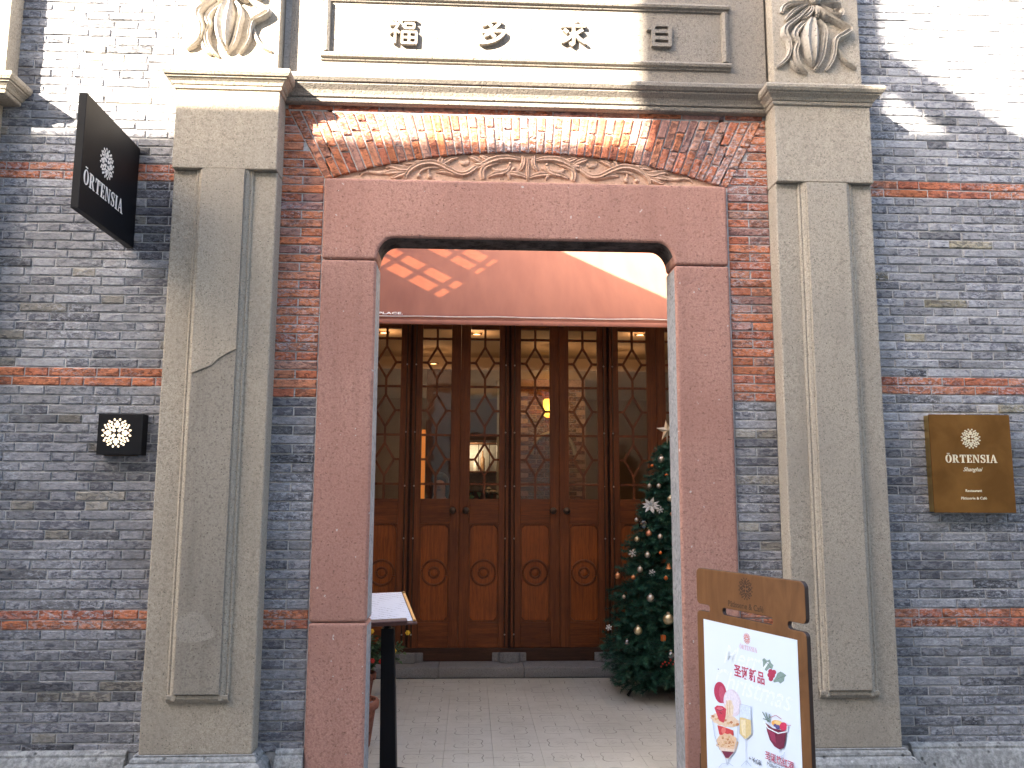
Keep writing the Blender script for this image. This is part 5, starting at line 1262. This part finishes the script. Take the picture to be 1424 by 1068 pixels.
for px, py, m_ in ((513, 882, 'fl_y'), (567, 880, 'fl_y'), (518, 919, 'fl_r'), (530, 920, 'fl_r'), (517, 878, 'fl_y'), (548, 905, 'fl_y')):
    p_ = at(px, py, 1.98); mb = MB()
    for k in range(6):
        a_ = k * PI / 3; mb.ball(p_ + Vector((.011 * math.cos(a_), -.002 * (k % 2), .011 * math.sin(a_))), .008, 6, 5, (1, .5, 1))
    mb.ball(p_ + Vector((0, -.005, 0)), .006, 6, 5); mb.build('flower', M[m_], plt, smooth_=True)

# ================================================================== CHRISTMAS TREE
TX, TY = 1.640, 2.45
xt = thing('christmas_tree', (TX, TY, .004), 'dark green artificial Christmas tree with a star, half hidden by the right jamb', 'christmas tree')
MB().tube([(TX, TY, .02), (TX, TY, 1.95)], [.022, .008], 10).build('trunk', M['bark'], xt)
for k in range(4):
    a_ = R(40 + 90 * k + 155); c_, s_ = math.cos(a_), math.sin(a_)
    MB().tube(smooth([(TX + .02 * c_, TY + .02 * s_, .20), (TX + .08 * c_, TY + .08 * s_, .16), (TX + .20 * c_, TY + .20 * s_, .09), (TX + .34 * c_, TY + .34 * s_, .07), (TX + .40 * c_, TY + .40 * s_, .012)], 4), .011, 8).build('stand_leg', M['black'], xt, smooth_=True)
rt = random.Random(12)
PROF = [(.0, .36), (.08, .44), (.30, .545), (.62, .535), (.92, .44), (1.22, .33), (1.51, .235), (1.81, .125), (2.02, .02)]
def trad(z):
    for (a, ra_), (b, rb_) in zip(PROF[:-1], PROF[1:]):
        if z <= b: return ra_ + (rb_ - ra_) * max(0, (z - a) / (b - a))
    return .02
def crown(mbn, z0, z1, nb, rt):
    for k in range(nb):
        f = k / nb; f = 1 - (1 - f) ** .5 if False else f
        z = z0 + (z1 - z0) * (f ** 1.15); rr = trad(z) * rt.uniform(.84, 1.10)
        a_ = k * 2.39996 + rt.uniform(-.3, .3); droop = -.16 * rr
        base = Vector((TX, TY, z + .06)); tip = Vector((TX + rr * math.cos(a_), TY + rr * math.sin(a_), z + droop + rt.uniform(-.02, .04)))
        subs = [(base + (tip - base) * .15, tip)]
        L = (tip - base).length
        for q_ in range(max(2, int(L * 17))):
            s0 = base.lerp(tip, rt.uniform(.25, .92)); d_ = (tip - base).normalized(); side = Vector((-d_.y, d_.x, 0)).normalized() * (1 if q_ % 2 else -1)
            subs.append((s0, s0 + (d_ * .7 + side * .8 + Vector((0, 0, rt.uniform(-.25, .45)))).normalized() * rt.uniform(.07, .14)))
        for s0, s1 in subs:
            dd = s1 - s0; l = dd.length; dn = dd.normalized(); u_ = dn.cross(Vector((0, 0, 1))).normalized(); v_ = dn.cross(u_)
            for i in range(int(l * 520)):
                t0 = rt.random(); p_ = s0 + dd * t0; th_ = rt.uniform(0, 6.28); nd = (u_ * math.cos(th_) + v_ * math.sin(th_) + dn * .55).normalized() * rt.uniform(.022, .038)
                w_ = nd.cross(dn).normalized() * .0024
                mbn[1 if (rt.random() < .16 and t0 > .5) else 0].add([p_ - w_, p_ + w_, p_ + nd], [(0, 1, 2)])
            mbn[2].tube([s0, s1], [.003, .0015], 3, False)
nd = [MB(), MB(), MB()]
crown(nd, .12, 2.0, 520, rt)
def fast(mb_, nm, m_):
    me2 = bpy.data.meshes.new(nm); off = xt.location; me2.from_pydata([Vector(v) - off for v in mb_.v], [], mb_.f); me2.materials.append(m_); o2 = bpy.data.objects.new(nm, me2); COL.objects.link(o2); o2.parent = xt; return o2
fast(nd[0], 'crown', M['needle']); fast(nd[1], 'light_needles', M['needle2']); fast(nd[2], 'branches', M['bark'])

def ttag(o_, lab, grp='ornaments on the Christmas tree'): return tag(o_, lab, 'ornament', grp)
SP_ = at(927, 599, TY); mb = MB(); n = 10
star = thing('tree_star', (TX - .008, TY - .03, SP_.z), 'champagne five pointed star on top of the Christmas tree', 'star')
cs = Vector((TX - .010, TY - .03, SP_.z)); vs = [cs + Vector((0, -.030, 0)), cs + Vector((0, .030, 0))]
for k in range(10):
    r0 = .092 if k % 2 == 0 else .036; a_ = R(90 + 36 * k + 6); vs.append(cs + Vector((r0 * math.cos(a_), 0, r0 * math.sin(a_))))
mb.add(vs, [(0, 2 + k, 2 + (k + 1) % 10) for k in range(10)] + [(1, 2 + (k + 1) % 10, 2 + k) for k in range(10)]); mb.build('star_body', M['star'], star)
MB().tube([cs + Vector((0, 0, -.036)), cs + Vector((.002, .02, -.13))], .007, 8).build('star_socket', M['star'], star)
BB = [ # px, py, radius px, material, label
 (919.5, 639, 5.2, 'silver', 'silver bauble just under the tree star'), (907, 648, 2.4, 'orange', 'tiny red orange bauble left below the topmost silver bauble'), (927, 661, 2.5, 'orange', 'tiny red orange bauble at the top beside the jamb'),
 (903, 676, 3.2, 'silver', 'left of two small silver baubles above the silver flower'), (916, 676, 3.2, 'silver', 'right of two small silver baubles above the silver flower'), (932, 694, 4.2, 'paleg', 'pale gold bauble beside the jamb, right of the silver flower'),
 (885, 723, 2.8, 'silver', 'small silver bauble left of the clear glass ball'), (902.5, 742, 4.2, 'peach', 'peach bauble just below the clear glass ball'), (886, 750, 3.6, 'paleg', 'pale bauble at the left outline, left of the peach bauble'),
 (918, 746.5, 3.6, 'silver', 'silver bauble right of the peach bauble'), (900.5, 772, 4.0, 'silver', 'silver bauble right of the upper white snowflake'), (918.6, 769, 2.3, 'orange', 'tiny red bauble level with the upper snowflake'),
 (890, 792, 4.0, 'silver', 'silver bauble above the copper one in the middle of the tree'), (859, 801, 4.2, 'copper', 'copper bauble hanging at the far left outline of the tree'), (880.7, 803, 3.2, 'copper', 'small copper bauble in the middle of the tree'),
 (926, 804, 2.8, 'orange', 'small orange bauble below the copper bell'), (904.7, 832, 5.2, 'silver', 'large silver pink bauble in the lower middle'), (867.6, 830, 2.3, 'silver', 'tiny silver bauble near the lower left outline'),
 (929.4, 861, 7.2, 'paleg', 'largest pale gold bauble, low beside the jamb'), (887.4, 877, 5.6, 'paleg', 'yellow gold bauble low on the left part of the tree'), (872, 893, 3.5, 'smoke', 'smoky drop bauble near the lower left outline'), (933, 911, 5.2, 'smoke', 'smoky silver bauble lowest beside the jamb'),
 (934, 715, 2.6, 'copper', 'small copper bauble half way up beside the jamb'), (936, 757, 3.2, 'smoke', 'smoky bauble in the middle beside the jamb')]
def surf(px, py, inset=0.0):
    """point on the tree's cone seen at this photo position"""
    y = TY
    for _ in range(12):
        p_ = at(px, py, y); rr = trad(p_.z); dx = max(-rr * .93, p_.x - TX)
        y = TY - math.sqrt(max(0, rr * rr - dx * dx)) * .97 - .005 
    return at(px, py, y)

for px, py, r0, m_, lab in BB:
    p_ = surf(px, py); rad = r0 / (1165 / (p_.y + 4.5)) * 1.05
    t_ = thing('bauble', p_, lab, 'ornament', 'ornaments on the Christmas tree')
    MB().ball(p_, rad, 20, 14).build('ball', M['b_' + m_], t_, smooth_=True)
    MB().lathe([(rad * .28, 0), (rad * .28, rad * .3), (0, rad * .32)], p_ + Vector((0, 0, rad * .95)), 10).build('cap', M['star'], t_)
p_ = surf(895, 729); o = MB().ball(p_, .040, 22, 16).build('glass_ball', M['clearball'], smooth_=True); ttag(o, 'clear glass ball half way up the Christmas tree')
# silver poinsettia
p_ = surf(904, 703) + Vector((0, -.02, 0)); mb = MB()
for ring_, (n_, L2, tilt) in enumerate(((9, .078, .25), (7, .055, .6), (5, .03, 1.1))):
    for k in range(n_):
        a_ = 2 * PI * k / n_ + ring_ * .4; d_ = Vector((math.cos(a_), -tilt, math.sin(a_) * .62)).normalized(); s_ = Vector((-math.sin(a_), 0, math.cos(a_) * .62)) * L2 * .22
        mb.add([p_, p_ + d_ * L2 * .5 - s_, p_ + d_ * L2, p_ + d_ * L2 * .5 + s_, p_ + d_ * L2 * .5 + Vector((0, -.006, 0))], [(0, 1, 4), (1, 2, 4), (2, 3, 4), (3, 0, 4)])
ttag(mb.build('silver_flower', M['glitter']), 'silver glitter flower with pointed petals on the upper left of the tree')
def flake(px, py, r0, lab):
    p_ = surf(px, py) + Vector((0, -.02, 0)); mb = MB()
    for k in range(6):
        a_ = k * PI / 3 + .3; d_ = Vector((math.cos(a_), 0, math.sin(a_))); mb.tube([p_, p_ + d_ * r0], .0022, 5)
        for f in (.45, .75):
            for s_ in (-1, 1): b_ = a_ + s_ * .9; mb.tube([p_ + d_ * r0 * f, p_ + d_ * r0 * f + Vector((math.cos(b_), 0, math.sin(b_))) * r0 * .3], .0018, 5)
    ttag(mb.build('snowflake', M['glitter']), lab)
flake(879, 769, .032, 'white glitter snowflake at the left outline, half way up the tree'); flake(917, 709, .028, 'white glitter snowflake right of the silver flower'); flake(906, 796, .026, 'dim white snowflake in the centre of the tree')
flake(846, 872, .024, 'white glitter snowflake at the lower left outline of the tree')
p_ = surf(929.7, 788); o = MB().lathe([(0, .03), (.010, .028), (.014, .010), (.024, -.012), (.026, -.016), (0, -.014)], p_, 16).build('copper_bell', M['b_copper'], smooth_=True); ttag(o, 'small copper bell ornament beside the jamb')
p_ = surf(922, 887); gt = thing('gift_ornament', p_, 'shiny orange gift box ornament low on the tree', 'ornament', 'ornaments on the Christmas tree')
MB().box(p_.x - .018, p_.x + .018, p_.y - .018, p_.y + .018, p_.z - .024, p_.z + .020).build('box', M['b_orange'], gt, bevel=.003); MB().box(p_.x - .004, p_.x + .004, p_.y - .020, p_.y + .020, p_.z - .026, p_.z + .022).build('ribbon', M['b_copper'], gt)
p_ = surf(928, 924); mb = MB()
for k in range(9): mb.ball(p_ + Vector((-.05 + k * .015, -.012 + .012 * (k % 2), .014 * ((k * 7) % 3 - 1) + k * .003)), .0065, 8, 6)
ttag(mb.build('berry_garland', M['fl_r'], smooth_=True), 'short string of red berries at the bottom right of the tree')
